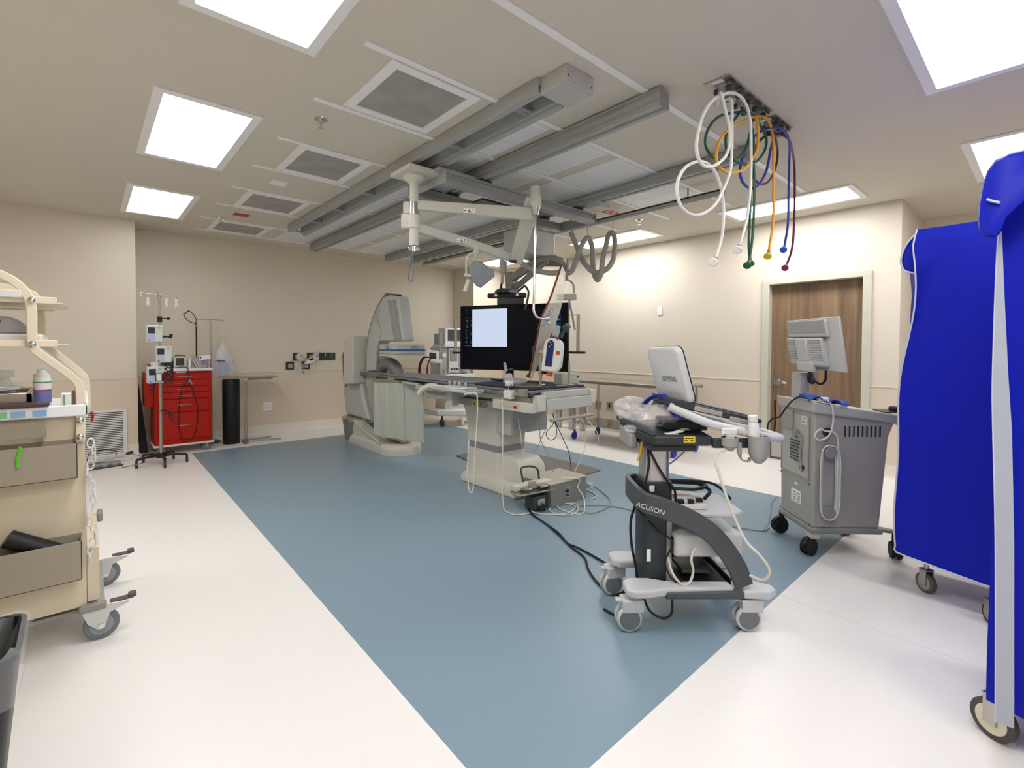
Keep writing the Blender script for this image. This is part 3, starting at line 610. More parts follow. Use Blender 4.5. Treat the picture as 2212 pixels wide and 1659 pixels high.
b = MB(); b.box(3.56, 2.88, .86, 3.63, 2.99, .985); b.build('corner_block', M_mwhite, bevel=.008, **W)
b = MB(); b.box(3.62, 2.885, .87, 3.636, 2.92, .93); b.build('red_stop', M_redp, **W)
b = MB(); b.box(2.80, 2.90, .82, 2.865, 3.42, .905); b.build('side_cover', M_mwhite, bevel=.006, **W)
b = MB(); b.box(2.796, 3.06, .85, 2.80, 3.32, .895); b.build('control_strip', mat('strip_beige', '#BDB49E', .4), **W)
b = MB(); b.cyl((2.799, 3.10, .86), (2.785, 3.10, .86), .013); b.build('red_knob', M_redp, **W)
b = MB(); b.cyl((2.799, 3.29, .885), (2.794, 3.29, .885), .006); b.build('indicator_lamp', M_label, **W)
b = MB(); b.box(2.845, 3.42, .80, 2.92, 4.3, .87); b.build('side_panel', M_mgrey, bevel=.004, **W)
b = MB(); b.prism([(-.04, -.03), (.04, -.03), (0, .04)], frame((2.843, 3.75, .835), (-1, 0, 0), (0, -1, 0)), .002); b.build('warning_triangle', M_yellow, **W)
b = MB(); b.prism([(-.012, -.02), (.012, -.02), (0, .018)], frame((2.8409, 3.75, .835), (-1, 0, 0), (0, -1, 0)), .001); b.build('warning_symbol', M_black, **W)
for y in (3.66, 3.58):
    b = MB(); b.tube([Vector((2.842, y+.032*cos(a), .835+.032*sin(a))) for a in [i*2*pi/12 for i in range(12)]], .002, 6, 4, closed=True); b.box(2.841, y-.004, .818, 2.843, y+.004, .85); b.build('symbol_ring', M_dgrey, **W)
# clamp block with T-knob on the accessory rail
b = MB(); b.box(2.775, 3.14, .925, 2.83, 3.24, 1.0); b.build('clamp_block', M_white, bevel=.006, **W)
b = MB(); b.cyl((2.80, 3.19, 1.0), (2.80, 3.19, 1.045), .006); b.cyl((2.80, 3.155, 1.05), (2.80, 3.225, 1.05), .009); b.build('t_knob', M_chrome, **W)
b = MB(); b.box(2.79, 2.98, .955, 2.835, 3.06, 1.02); b.build('clamp_block', mat('clamp_taupe', '#9C968A', .4, metal=.4), bevel=.004, **W)
b = MB(); b.cyl((2.99, 2.86, .75), (3.56, 2.86, .755), .014); b.build('lower_handrail', M_mgrey, **W)
b = MB(); b.cyl((3.50, 2.87, .76), (3.50, 2.9, .86), .012); b.build('handrail_post', M_mlight, **W)
# white logo on lift box
b = MB(); Fm = frame((3.2, 3.3595, .70), (0, -1, 0), (1, 0, 0)); b.tube([Fm @ Vector((x, y, .001)) for x, y in ((-.04, -.02), (-.02, .0), (.01, -.01), (.03, .01))], .003, 6, 4); b.box(-.05, -.045, 0, .05, -.035, .002, Fm); b.build('logo_mark', M_mlight, **W)
# control desk clamped on the left rail
t = thing('control_desk', 'white table-side control desk with joysticks and a drooping cable', 'control desk', (2.68, 3.78, .98))
W = dict(parent=t, world=True)
b = MB(); b.box(2.57, 3.52, .955, 2.79, 4.10, .985); b.build('body', M_mlight, bevel=.012, **W)
b = MB(); b.box(2.585, 3.62, .985, 2.775, 4.08, .997); b.build('top_panel', M_white, bevel=.005, **W)
b = MB(); b.lathe([(.07, .945), (.085, .96), (.08, .99), (.05, 1.0)], Matrix.Translation((2.66, 3.53, 0)), 24); b.build('end_cap', M_mgrey, **W)
for i, y in enumerate((3.70, 3.80, 3.88, 3.97)):
    b = MB(); b.cyl((2.70, y, .995), (2.70, y, 1.03), .007); b.cyl((2.70, y, 1.025), (2.70, y, 1.045), .014, .011); b.build('joystick', M_mlight, **W)
for y in (3.63, 4.03):
    b = MB(); b.cyl((2.62, y, .996), (2.62, y, 1.002), .018); b.build('button', M_label, **W)
b = MB(); b.tube([(2.64, 4.10, .98), (2.61, 4.18, .985), (2.57, 4.26, .95), (2.55, 4.30, .90)], .03, 12, 5); b.build('handle', M_mwhite, **W)
b = MB(); b.box(2.68, 3.9, .80, 2.76, 4.0, .955); b.box(2.76, 3.9, .88, 2.84, 4.0, .92); b.build('mounting_bracket', M_mlight, bevel=.006, **W)
b = MB(); b.cyl((2.60, 3.55, .965), (2.55, 3.50, .96), .02, .015); b.build('cable_gland', M_mlight, **W)
b = MB(); dp = lambda u: 4.28+.1*sin(u*3)
b.tube([Vector((2.55, 3.50, .96))]+[D(x, y, 4.25) for x, y in ((1028, 850), (1031, 866), (1031, 900), (1027, 960), (1024, 1020), (1022, 1055), (1018, 1064), (1012, 1052), (1010, 1010), (1013, 950))], .0065, 8, 6); b.build('cable', M_cable_w, **W)
# foot mat beneath the table on the far side
t = thing('floor_mat', 'flat grey floor mat beside and behind the table pedestal', 'mat', (3.9, 4.0, 0))
b = MB(); b.prism([(3.5, 5.0), (3.44, 4.66), (3.9, 3.45), (4.02, 3.33), (4.30, 3.34), (4.34, 3.45), (4.3, 4.7), (3.7, 5.0)], Matrix.Translation((0, 0, .0005)), .012); b.build('mat', mat('mat_grey', '#6E6964', .6, bump=.4, bscale=80), t, bevel=.004, world=True)
# ------------------------------------------------------------------ steel box with foot switch
t = thing('equipment_box', 'grey steel box on the floor by the table pedestal, cables plugged in', 'equipment box', (3.28, 3.05, 0))
u = Vector((.995, .02, 0)); v = Vector((0, 1, 0))
BX0, BX1, BY0, BY1, BZ = 2.96, 3.42, 2.82, 3.16, .20
b = MB(); b.box(BX0, BY0, 0, BX1, BY1, BZ); b.build('box_body', mat('box_steel', '#8B8C86', .45, metal=.4), t, bevel=.004, world=True)
b = MB(); b.box(BX0-.005, BY0-.005, BZ, BX1+.005, BY1+.005, BZ+.012); b.build('lid', mat('box_lid', '#B0AC9B', .5, metal=.1), t, bevel=.003, world=True)
b = MB(); b.box(3.12, BY0-.004, .06, 3.2, BY0, .16); b.build('latch_plate', M_steel, t, world=True)
b = MB(); b.cyl((3.16, BY0-.014, .12), (3.16, BY0-.002, .12), .014); b.cyl((3.16, BY0-.014, .085), (3.16, BY0-.002, .085), .008); b.build('lock', M_black, t, world=True)
b = MB(); b.box(2.80, 2.86, .01, 2.955, 2.98, .12); b.build('power_socket', M_dgrey, t, bevel=.008, world=True)
b = MB(); b.box(2.83, 2.83, .05, 2.90, 2.86, .10); b.build('power_plug', M_mgrey, t, bevel=.006, world=True)
b = MB(); b.box(2.93, 2.90, .0, 2.99, 2.93, .012); b.build('red_latch', M_redp, t, world=True)
b = MB(); b.box(3.43, 2.9, .06, 3.46, 2.98, .14); b.build('side_socket', M_white, t, bevel=.004, world=True)
b = MB(); b.tube([(3.46, 2.94, .10), (3.52, 2.92, .12), (3.56, 2.90, .09), (3.55, 2.87, .05)], .008, 8, 4); b.box(3.52, 2.86, .06, 3.58, 2.92, .10); b.build('side_plug', M_mlight, t, world=True, bevel=.004)
t = thing('foot_switch', 'metal foot switch with two pedals resting on the steel box', 'foot switch', (2.86, 2.95, .2))
Fm = Matrix.Translation((2.86, 2.96, .155)) @ Matrix.Rotation(-.16, 4, 'Z')
b = MB(); b.prism([(-.20, -.12), (.16, -.12), (.20, -.08), (.20, .03), (-.2, .03), (-.22, -.06)], Fm, .014); b.build('base_plate', M_steel, t, bevel=.003, world=True)
b = MB(); b.box(-.19, -.03, .014, .19, .05, .07, Fm); b.build('housing', M_mwhite, t, bevel=.012, world=True)
for x in (-.10, .07):
    b = MB(); b.box(x-.04, -.10, .035, x+.04, -.03, .045, Fm @ Matrix.Rotation(0, 4, 'X')); b.cyl(Fm @ Vector((x, -.07, .045)), Fm @ Vector((x, -.07, .052)), .03); b.build('pedal', M_steel, t, bevel=.006, world=True)
b = MB(); b.box(-.05, -.05, .02, .02, -.02, .085, Fm); b.build('centre_button', M_taupe, t, bevel=.008, world=True)
b = MB(); b.tube([Fm @ Vector(p) for p in ((-.06, .03, .05), (-.08, .04, .16), (-.06, .05, .19), (.04, .06, .185), (.10, .05, .15), (.11, .04, .05))], .009, 8, 4); b.build('carry_bar', M_dgrey, t, world=True)
# support leg of foot switch is the box rim and socket
def cable(name, label, pts, r, m, cat='cable', group=None, res=6):
    t = MB(); t.tube([Vector(p) for p in pts], r, 8, res); o = t.build(name, m); return tag(o, label, cat, group)
G = lambda *l, z=.008: [Z(x, y, z) for x, y in l]
cable('cable', 'white cable from the table side looping down to the floor in front of the pedestal', [D(1085, 860, 4.2), D(1086, 900, 4.2), D(1086, 960, 4.18), D(1085, 1030, 4.15)]+[Z(1088, 1095, .02)]+G((1100, 1108), (1116, 1112), (1135, 1110), (1152, 1106)), .0048, M_cable_w)
cable('cable', 'grey coiled cable lying on the blue floor before the steel box', G((1141, 1092), (1150, 1105), (1170, 1110), (1210, 1111), (1230, 1107), (1243, 1095), (1225, 1088), (1200, 1091), (1187, 1100), (1200, 1110), (1225, 1113), (1246, 1106), (1248, 1092), (1236, 1087), (1212, 1090), (1205, 1096), (1225, 1105), (1250, 1111), (1262, 1104))+[Z(1261, 1075, .06), Z(1248, 1052, .13), Vector((3.30, 2.80, .2)), Vector((3.10, 2.84, .24))], .0048, M_cable_w)
cable('cable', 'dark grey cable running along the floor from the steel box toward the ultrasound cart', [Vector((3.55, 2.87, .06))]+G((1285, 1052), (1305, 1066), (1318, 1080), (1312, 1095), (1285, 1107), (1262, 1106), (1246, 1098), (1250, 1093), (1290, 1091), (1340, 1096), (1382, 1108), (1440, 1125), (1560, 1134), (1640, 1146), (1662, 1140)), .005, M_cable_g)
cable('cable', 'short grey cable end curled on the floor at the right of the steel box', G((1252, 1060), (1270, 1060), (1284, 1066), (1288, 1073), (1277, 1078)), .006, M_cable_w)
cable('extension_cable', 'black extension cable winding over the blue floor to the ultrasound cart, upper one', [Vector((2.86, 2.83, .07)), Vector((2.82, 2.80, .03))]+G((1142, 1092), (1146, 1108), (1170, 1125), (1205, 1150), (1225, 1173), (1250, 1184), (1285, 1203), (1310, 1218), (1330, 1232)), .007, M_cable_k)
cable('extension_cable', 'black extension cable winding over the blue floor to the ultrasound cart, lower one', [Vector((2.88, 2.83, .06)), Vector((2.86, 2.80, .02))]+G((1147, 1098), (1152, 1112), (1180, 1132), (1210, 1158), (1232, 1180), (1262, 1204), (1270, 1228), (1285, 1252), (1310, 1275), (1330, 1285), (1360, 1270)), .007, M_cable_k)
# thin cables dangling under the table end
for i, (l, m, pts) in enumerate((
    ('black cable dropping from the table end to the steel box', M_cable_k, [(1192, 890), (1200, 912), (1215, 945), (1228, 975), (1233, 1005), (1233, 1035)]),
    ('thin dark cable looped under the table end', M_cable_k, [(1197, 888), (1195, 915), (1180, 935), (1187, 950), (1200, 945), (1202, 925), (1196, 905)]),
    ('grey cable hanging behind the pedestal toward the foot switch', M_cable_g, [(1166, 925), (1168, 950), (1185, 985), (1192, 1010), (1196, 1022)]),
    ('pale cable hanging in a wide loop from the lower handrail', M_cable_w, [(1262, 892), (1272, 910), (1290, 935), (1291, 955), (1275, 962), (1258, 950), (1252, 925), (1258, 905), (1264, 930), (1263, 965), (1258, 985), (1240, 1022)]),
    ('thin grey cable bending from the lift box to the floor mat', M_cable_g, [(1180, 925), (1168, 950), (1160, 968), (1143, 980)]),
    ('pale thin cable hanging down in front of the lift box', M_cable_w, [(1118, 905), (1124, 930), (1128, 965), (1135, 1000), (1141, 1022)]),
    )):
    cable('cable', l, [D(x, y, 4.62-.05*i) for x, y in pts], .0036, m)
# ------------------------------------------------------------------ contrast injector at the table end
t = thing('contrast_injector', 'white injector head with a dark slim screen and clear syringe on a table pole', 'injector', (3.2, 3.1, 1.03))
W = dict(parent=t, world=True)
Fi = frame(D(1193, 768, 4.35), -CF*.92+CR*-.25, CR-CF*.2) @ Matrix.Rotation(-.10, 4, 'Z')
k = 4.35/1038.7
hp = [(-20, -36), (12, -36), (21, -22), (21, 22), (17, 32), (6, 38), (-8, 38), (-16, 32), (-19, 22)]
b = MB(); b.loft([[Fi @ Vector((x*k*f, y*k*f, z)) for x, y in hp] for f, z in ((.94, -.09), (1, -.08), (1, .03), (.93, .045))]); b.build('head', M_white, smooth=40, bevel=.006, **W)
sc_ = [(-12, -24), (3, -24), (4, 24), (2, 30), (-3, 33), (-8, 31), (-11, 26)]
b = MB(); b.loft([[Fi @ Vector((x*k, y*k, z)) for x, y in sc_] for z in (.0455, .049)]); b.build('screen', mat('injector_screen', '#15203C', .15, emit='#101C40', es=.3), smooth=0, **W)
b = MB(); [b.cyl(Fi @ Vector((x*k, y*k, .049)), Fi @ Vector((x*k, y*k, .051)), .004) for x, y in ((-5, 28), (-1, 23), (-6, 19))]; b.build('indicator_lamps', M_label, **W)
b = MB(); b.cyl(Fi @ Vector((0, 36*k, -.03)), Fi @ Vector((3*k, 66*k, -.03)), .033, n=20); b.build('syringe', mat('clear_syringe', '#E8ECF2', .05, alpha=.35, spec=1, var=0), **W)
b = MB(); b.cyl(Fi @ Vector((1*k, 37*k, -.03)), Fi @ Vector((1.5*k, 41*k, -.03)), .037, n=20); b.tube([Fi @ Vector((x*k, y*k, .03)) for x, y in ((6, 38), (14, 30), (18, 18), (19, 8), (17, 2))], .006, 8, 5); b.build('orange_clip', M_orange, **W)
b = MB(); b.cyl(Fi @ Vector((14*k, 7*k, .03)), Fi @ Vector((14*k, 7*k, .055)), .018); b.build('orange_knob', mat('bright_orange', '#C8481A', .4), **W)
b = MB(); b.cyl(Fi @ Vector((-2*k, -37*k, 0)), Fi @ Vector((-2*k, -45*k, 0)), .03, n=20); b.build('orange_knob', mat('bright_orange', '#C8481A', .4), **W)
b = MB(); b.tube([Fi @ Vector((x*k, y*k, -.07)) for x, y in ((12, 40), (17, 55), (22, 64))], .014, 8, 3); b.cyl(Fi @ Vector((19*k, 60*k, -.07)), Fi @ Vector((26*k, 68*k, -.05)), .035, .03); b.build('heater_arm', M_dgrey, **W)
b = MB(); b.box(-34*k, 2*k, -.05, -18*k, 12*k, .0, Fi); b.build('bracket', M_mgrey, bevel=.004, **W)
b = MB(); b.prism([(-29*k, 4*k), (-21*k, 4*k), (-25*k, 10*k)], Fi @ Matrix.Translation((0, 0, .001)), .001); b.build('warning_triangle', M_yellow, **W)
pz = D(1168, 770, 4.40)
b = MB(); b.cyl((pz.x, pz.y, 1.03), (pz.x, pz.y, 1.12), .012); b.cyl((pz.x, pz.y, 1.12), (pz.x, pz.y, 1.31), .019); b.build('pole', M_steel, **W)
b = MB(); b.cyl((pz.x-.05, pz.y, 1.028), (pz.x+.05, pz.y, 1.035), .012); b.lathe([(.13, 1.029), (.13, 1.036), (.09, 1.045)], Matrix.Translation((pz.x-.1, pz.y+.06, 0)), 24); b.build('base', M_steel, **W)
b = MB(); b.sphere(D(1176, 803, 4.38), .024, 8); b.build('clamp_knob', M_black, **W)
t = thing('power_box', 'grey box with a dark socket standing on the near right corner of the table', 'power box', (3.47, 3.08, 1.028))
b = MB(); b.box(3.345, 3.06, 1.0285, 3.60, 3.16, 1.135); b.build('box_body', mat('pale_green_grey', '#AEB3A8', .45), t, bevel=.004, world=True)
b = MB(); b.cyl((3.575, 3.055, 1.10), (3.575, 3.062, 1.10), .011); b.build('socket', M_black, t, world=True)
b = MB(); b.cyl((3.585, 3.056, 1.06), (3.585, 3.062, 1.06), .006); b.build('socket', M_white, t, world=True)
t = thing('support_post', 'short upright grey metal post at the near right corner of the table', 'post', (3.36, 2.985, 1.028))
b = MB(); b.cyl((3.36, 2.985, 1.0285), (3.36, 2.985, 1.25), .010); b.build('post', M_steel, t, world=True)
b = MB(); b.box(3.2, 2.965, 1.0285, 3.43, 3.005, 1.036); b.build('foot', M_steel, t, bevel=.002, world=True)
# clear tray with tubing and small things on the table
from mathutils import noise as mnoise
def crumple(name, label, cat, c, size, m, seed, n=10, amp=.35, spikes=0):
    b = MB(); rings = []; n = 26; off = Vector((seed*7.1, seed*3.3, seed*1.7))
    for i in range(n+1):
        th = pi*i/n; ring = []
        for j in range(n*2):
            ph = 2*pi*j/(n*2); d = Vector((sin(th)*cos(ph), sin(th)*sin(ph), -cos(th)))
            r = 1+amp*(.9*mnoise.noise(d*1.5+off)+.55*(1-2*abs(mnoise.noise(d*3.2+off)))*.6+.35*(1-2*abs(mnoise.noise(d*7.5+off)))*.5-.25)
            ring.append(Vector((c[0]+size[0]*r*d.x, c[1]+size[1]*r*d.y, max(c[2]+size[2]*r*d.z, c[2]-size[2]))))
        rings.append(ring)
    b.loft(rings, cap=False); return tag(b.build(name, m, smooth=70), label, cat)
M_crump = mat('crumpled_film', '#F2F2F6', .10, alpha=.30, spec=1, var=0, bump=1.0, bscale=26, ior=1.6)
p = Z(1098, 822, 1.05); crumple('plastic_bag', 'small crumpled clear plastic packet on the table beside the black pad', 'plastic bag', (p.x, p.y, 1.075), (.05, .05, .045), mat('violet_film', '#D9D3E2', .2, alpha=.75, spec=.9, var=.05), 3, 7, .4)
p = Z(1093, 812, 1.05); b = MB(); b.cyl((p.x, p.y, 1.11), (p.x-.03, p.y-.01, 1.20), .022, .014); tag(b.build('plastic_vial', mat('violet_plastic', '#C9C2D4', .35)), 'pale lilac nozzle poking up from the plastic packet on the table', 'vial')
p = Z(1127, 830, 1.035); crumple('plastic_tray', 'flattened clear plastic tray holding tubing on the table', 'tray', (p.x+.02, p.y+.1, 1.058), (.13, .09, .029), M_crump, 8, 8, .25)
p = Vector((2.87, 3.27, 0)); b = MB(); b.box(p.x-.02, p.y-.02, 1.0285, p.x+.035, p.y+.025, 1.075); tag(b.build('paper_box', M_label, bevel=.002), 'small white carton at the left edge of the black pad', 'box')
p = Z(1062, 822, 1.03); b = MB(); b.tube([(p.x, p.y, 1.045), (p.x+.03, p.y-.1, 1.04), (p.x+.1, p.y-.2, 1.05), (p.x+.2, p.y-.3, 1.045)], .011, 8, 5); tag(b.build('table_strap', M_black), 'black strap lying across the table mattress', 'strap')
# ================================================================== C-ARM ANGIOGRAPHY GANTRY
t = thing('c_arm_gantry', 'cream and grey C-shaped x-ray gantry standing at the far end of the table', 'x-ray machine', (3.07, 6.2, 0))
W = dict(parent=t, world=True)
CXg = 3.06
def yz(poly, x0, x1):      # polygon in (y, z) extruded from x0 to x1
    b = MB(); b.loft([[Vector((x, y, z)) for y, z in poly] for x in (x0, x1)]); return b
b = MB(); fp = [(-.25, 6.9)] + [(-.26, 5.75)] + [(.27*cos(a)*-1, 5.68+.28*sin(a)*-1) for a in [i*pi/12 for i in range(13)]] + [(.26, 5.75), (.25, 6.9)]
b.loft([[Vector((CXg+.03+x*(1-e), y+(.0 if y > 6 else e*.3), z)) for x, y in fp] for e, z in ((0, 0), (0, .07), (.04, .105), (.10, .125))]); b.build('foot', M_mwhite, smooth=50, **W)
b = MB(); b.loft([[Vector((x, y, z)) for y, z in ((6.75, .33), (6.6, .34), (5.9, .12), (6.75, .1))] for x in (2.86, 3.0)]); b.build('cable_ramp', M_mwhite, bevel=.012, **W)
b = MB(); b.tube([(2.87, 6.68, .34), (2.85, 6.2, .22), (2.84, 5.75, .13)], .016, 8, 4); b.build('ramp_edge', M_mwhite, **W)
b = MB(); b.lathe([(.24, 0), (.255, .05), (.28, .26), (.285, .285)], Matrix.Translation((CXg+.02, 6.80, 0)), 36); b.build('pivot_base', mat('pivot_grey', '#7D7F7C', .4), **W)
b = MB(); b.lathe([(.285, .285), (.298, .30), (.298, .345), (.28, .36), (.27, .36)], Matrix.Translation((CXg+.02, 6.80, 0)), 36); b.build('pivot_ring', M_steel, **W)
st = [(7.02, .36), (7.12, .7), (7.16, 1.0), (7.16, 1.28), (7.10, 1.36), (6.9, 1.42), (6.53, 1.45), (6.53, .9), (6.45, .70), (6.36, .55), (6.28, .42), (6.25, .36)]
b = yz(st, CXg-.15, CXg+.20); b.build('stand_body', M_mlight, bevel=.05, seg=4, **W)
b = yz([(7.09, .95), (7.12, 1.25), (7.05, 1.33), (6.9, 1.37), (6.88, .85), (7.0, .78)], CXg-.160, CXg-.148); b.build('stand_inset', mat('inset_brown', '#625C54', .5), **W)
b = yz([(6.50, .86), (6.84, .83), (6.84, 1.50), (6.50, 1.54)], CXg-.26, CXg-.02); b.build('arm_carriage', M_mwhite, bevel=.015, **W)
# the C itself: ring sector in the Y-Z plane
cy_, cz_ = 5.43, 1.12
def arc(r0, r1, a0, a1, x0, x1, n=40):
    b = MB(); rings = []
    for i in range(n+1):
        a = radians(a0+(a1-a0)*i/n)
        rings.append([Vector((x, cy_+r*cos(a), cz_+r*sin(a))) for x, r in ((x0, r0), (x0, r1), (x1, r1), (x1, r0))])
    b.loft(rings); return b
arc(.72, 1.02, -62, 66, CXg-.10, CXg+.085).build('c_arm', mat('arm_green_grey', '#A9ABA3', .4), bevel=.008, smooth=60, **W)
arc(1.02, 1.06, -60, 66, CXg-.085, CXg+.07).build('c_arm_track', mat('track_grey', '#6E706E', .4), smooth=60, **W)
arc(1.0, 1.03, -60, -12, CXg-.108, CXg-.08).build('c_arm_steel_rim', M_chrome, smooth=60, **W)
arc(.66, .92, -5, 44, CXg-.125, CXg-.098).build('c_arm_cover', M_mlight, bevel=.006, smooth=60, **W)
b = MB(); b.loft([[Vector((x, y, z)) for y, z in ((5.90, 2.03), (5.72, 2.05), (5.50, 2.02), (5.45, 1.94), (5.39, 1.62), (5.34, 1.45), (6.02, 1.45), (6.0, 1.7), (5.97, 1.95))] for x in (CXg-.112, CXg+.05)]); b.build('detector_column', M_mlight, bevel=.02, seg=3, **W)
b = MB(); b.loft([[Vector((x, y, z)) for y, z in ((5.74, 1.98), (5.54, 1.97), (5.44, 1.62), (5.38, 1.47), (5.56, 1.47), (5.62, 1.6))] for x in (CXg-.124, CXg-.112)]); b.build('column_inlay', M_mgrey, bevel=.006, **W)
b = MB(); b.box(5.48, 0, 0, 5.7, .01, .01) if False else b.box(CXg-.06, 5.62, 2.045, CXg+.03, 5.78, 2.058); b.build('top_switch', M_black, bevel=.003, **W)
b = MB(); b.prism(rrect(.45, .45, .05, 4, CXg, 5.575), Matrix.Translation((0, 0, 1.285)), .125); b.build('flat_detector', M_mlight, bevel=.012, **W)
b = MB(); b.prism(rrect(.455, .455, .05, 4, CXg, 5.575), Matrix.Translation((0, 0, 1.325)), .024); b.build('blue_stripe', mat('stripe_blue', '#3D5C92', .4), **W)
b = MB(); b.prism(rrect(.46, .46, .05, 4, CXg, 5.575), Matrix.Translation((0, 0, 1.265)), .02); b.build('detector_bumper', M_mwhite, **W)
b = MB(); Fm = frame((CXg+.05, 5.345, 1.375), (0, -1, 0), (1, 0, 0)); b.prism(rrect(.09, .045, .02, 4), Fm, .008); b.build('grip', M_mgrey, **W)
b = MB(); Fm = frame((CXg-.23, 5.55, 1.375), (-1, 0, 0), (0, -1, 0)); b.prism(rrect(.09, .045, .02, 4), Fm, .008); b.build('grip', M_mgrey, **W)
b = MB(); b.tube([(CXg+.02, 6.30, .75), (CXg-.02, 6.20, 1.0), (CXg-.02, 6.0, 1.14), (CXg-.02, 5.80, 1.14), (CXg, 5.64, 1.02), (CXg, 5.60, .9)], .085, 16, 5); b.build('cable_conduit', mat('conduit_grey', '#77787A', .45, bump=.5, bscale=40), **W)
b = MB(); b.lathe([(.13, .42), (.15, .46), (.15, .80), (.12, .88)], Matrix.Translation((CXg+.06, 5.62, 0)), 28); b.box(CXg-.02, 5.55, .14, CXg+.14, 6.05, .5); b.build('tube_housing', M_mwhite, bevel=.01, **W)
for px, py in ((793, 931), (818, 950)):
    p = Vector((2.80, Z(px, py, .12).y, .2)); b = MB(); b.prism([(-.02, -.018), (.02, -.018), (0, .02)], frame(X(px, py, 2.82), (-1, 0, .2), (0, -1, 0)), .002); b.build('warning_triangle', M_yellow, **W)
text_mesh('brand_letters', 'SIEMENS', .022, frame((CXg-.02, 5.343, 1.475), (0, -1, .1), (1, 0, 0)), M_mgrey, t, world=True)
# lead curtain panels
t = thing('lead_curtain', 'pale green-grey lead curtain of three panels hanging at the table side', 'lead curtain', (2.93, 5.45, .2))
ca, cb = Vector((2.80, 5.84, 0)), Vector((3.07, 5.06, 0)); cdv = (cb-ca).normalized(); cn = Vector((cdv.y, -cdv.x, 0)); cn = cn if cn.x < 0 else -cn
Fc = Matrix((cdv, Vector((0, 0, 1)), cn)).transposed().to_4x4(); Fc.translation = ca
M_lead = mat('lead_curtain_vinyl', '#B9BEB2', .5, var=.04, bump=.3, bscale=12)
L3 = (cb-ca).length
for i, (a, c, zz) in enumerate(((0, .25*L3, .235), (.25*L3, .62*L3, .225), (.62*L3, L3, .22))):
    b = MB(); n = 14; rings = []
    for j in range(n+1):
        x = a+(c-a)*j/n; rings.append([Fc @ Vector((x, z, .012*i % .02+.004*sin(x*30+z*4)+dz)) for z, dz in ((zz, 0), (.40, 0), (.6, .004*sin(x*90)), (.75, .006*sin(x*70)), (.93, 0), (.93, -.006), (zz, -.006))])
    b.loft(rings); b.build('curtain_panel', M_lead, t, world=True, smooth=60)
b = MB(); b.box(-.01, .93, -.01, .78*L3, .965, .02, Fc); b.build('curtain_rail', mat('rail_brown', '#8C8473', .5), t, bevel=.004, world=True)
b = MB(); b.box(.80*L3, .9, -.02, .84*L3, .97, .02, Fc); b.build('bracket', M_mwhite, t, bevel=.004, world=True)
b = MB(); b.box(.86*L3, .885, -.05, 1.02*L3, .955, -.01, Fc); b.build('bracket', mat('bracket_brown', '#7C6F66', .5, var=.3, vscale=40), t, bevel=.004, world=True)
# ================================================================== ANAESTHESIA MACHINE
t = thing('anaesthesia_machine', 'white anaesthesia machine behind the table, left of the big display', 'anaesthesia machine', (4.95, 7.2, 0))
W = dict(parent=t, world=True)
b = MB(); b.prism([(4.5, 7.0), (4.6, 6.95), (4.95, 6.78), (5.30, 6.95), (5.36, 7.05), (5.36, 7.42), (4.5, 7.42)], Matrix.Translation((0, 0, .19)), .10); b.build('base', M_white, bevel=.02, **W)
for x, y in ((4.62, 7.02), (5.24, 7.02), (4.92, 6.87)):
    b = MB(); b.cyl((x-.02, y, .062), (x+.02, y, .062), .06, n=20); b.cyl((x, y, .10), (x, y, .2), .02); b.build('caster', M_white if y < 6.9 else M_dgrey, **W)
b = MB(); b.loft([[Vector((x, y, z)) for x, y in rrect(w, l, .03, 3, 4.93, 7.25)] for w, l, z in ((.42, .34, .29), (.40, .32, .5), (.60, .38, .78), (.66, .4, .84))]); b.build('pedestal', M_mwhite, smooth=45, **W)
b = MB(); b.box(4.6, 6.96, .84, 5.30, 7.40, .90); b.build('work_surface', M_white, bevel=.012, **W)
b = MB(); b.box(4.62, 7.1, .90, 5.28, 7.40, 1.375); b.build('cabinet', M_mlight, bevel=.01, **W)
b = MB(); b.box(4.68, 7.02, 1.375, 5.34, 7.42, 1.425); b.build('top_shelf', M_white, bevel=.008, **W)
b = MB(); b.box(4.76, 7.14, 1.425, 5.16, 7.36, 1.72); b.build('monitor', M_white, bevel=.012, **W)
b = MB(); b.box(4.82, 7.134, 1.49, 5.10, 7.14, 1.69); b.build('monitor_screen', M_dgrey, **W)
b = MB(); b.box(4.66, 7.18, 1.425, 4.755, 7.34, 1.62); b.build('module_rack', M_mgrey, bevel=.01, **W)
Fm = frame((4.42, 7.02, 1.22), (-.25, -1, .35), (1, 0, 0)) @ Matrix.Rotation(-.2, 4, 'Z')
b = MB(); b.prism(rrect(.22, .20, .02), Fm, .03); b.build('side_monitor', M_white, bevel=.004, **W)
b = MB(); b.prism(rrect(.12, .11, .005), Fm @ Matrix.Translation((0, 0, .0301)), .002); b.build('side_screen', mat('maroon_screen', '#4A2A2A', .2), **W)
b = MB(); b.box(4.44, 7.04, 1.10, 4.64, 7.16, 1.16); b.build('monitor_arm', M_white, bevel=.008, **W)
b = MB(); b.cyl((4.70, 7.1, 1.24), (4.70, 7.075, 1.24), .055, n=24); b.build('gauge', M_mgrey, **W)
b = MB(); b.cyl((4.70, 7.078, 1.24), (4.70, 7.07, 1.24), .045, n=24); b.build('gauge_face', M_label, **W)
b = MB(); b.box(4.79, 7.06, 1.05, 4.99, 7.1, 1.36); b.build('ventilator_panel', M_white, bevel=.006, **W)
b = MB(); b.box(4.81, 7.054, 1.13, 4.96, 7.06, 1.33); b.build('ventilator_screen', M_mgrey, **W)
b = MB(); b.box(4.78, 7.04, .93, 4.99, 7.1, 1.05); b.build('knob_panel', M_white, bevel=.006, **W)
for x in (4.83, 4.89, 4.95):
    b = MB(); b.cyl((x, 7.04, .99), (x, 7.02, .99), .018); b.build('knob', M_dgrey, **W)
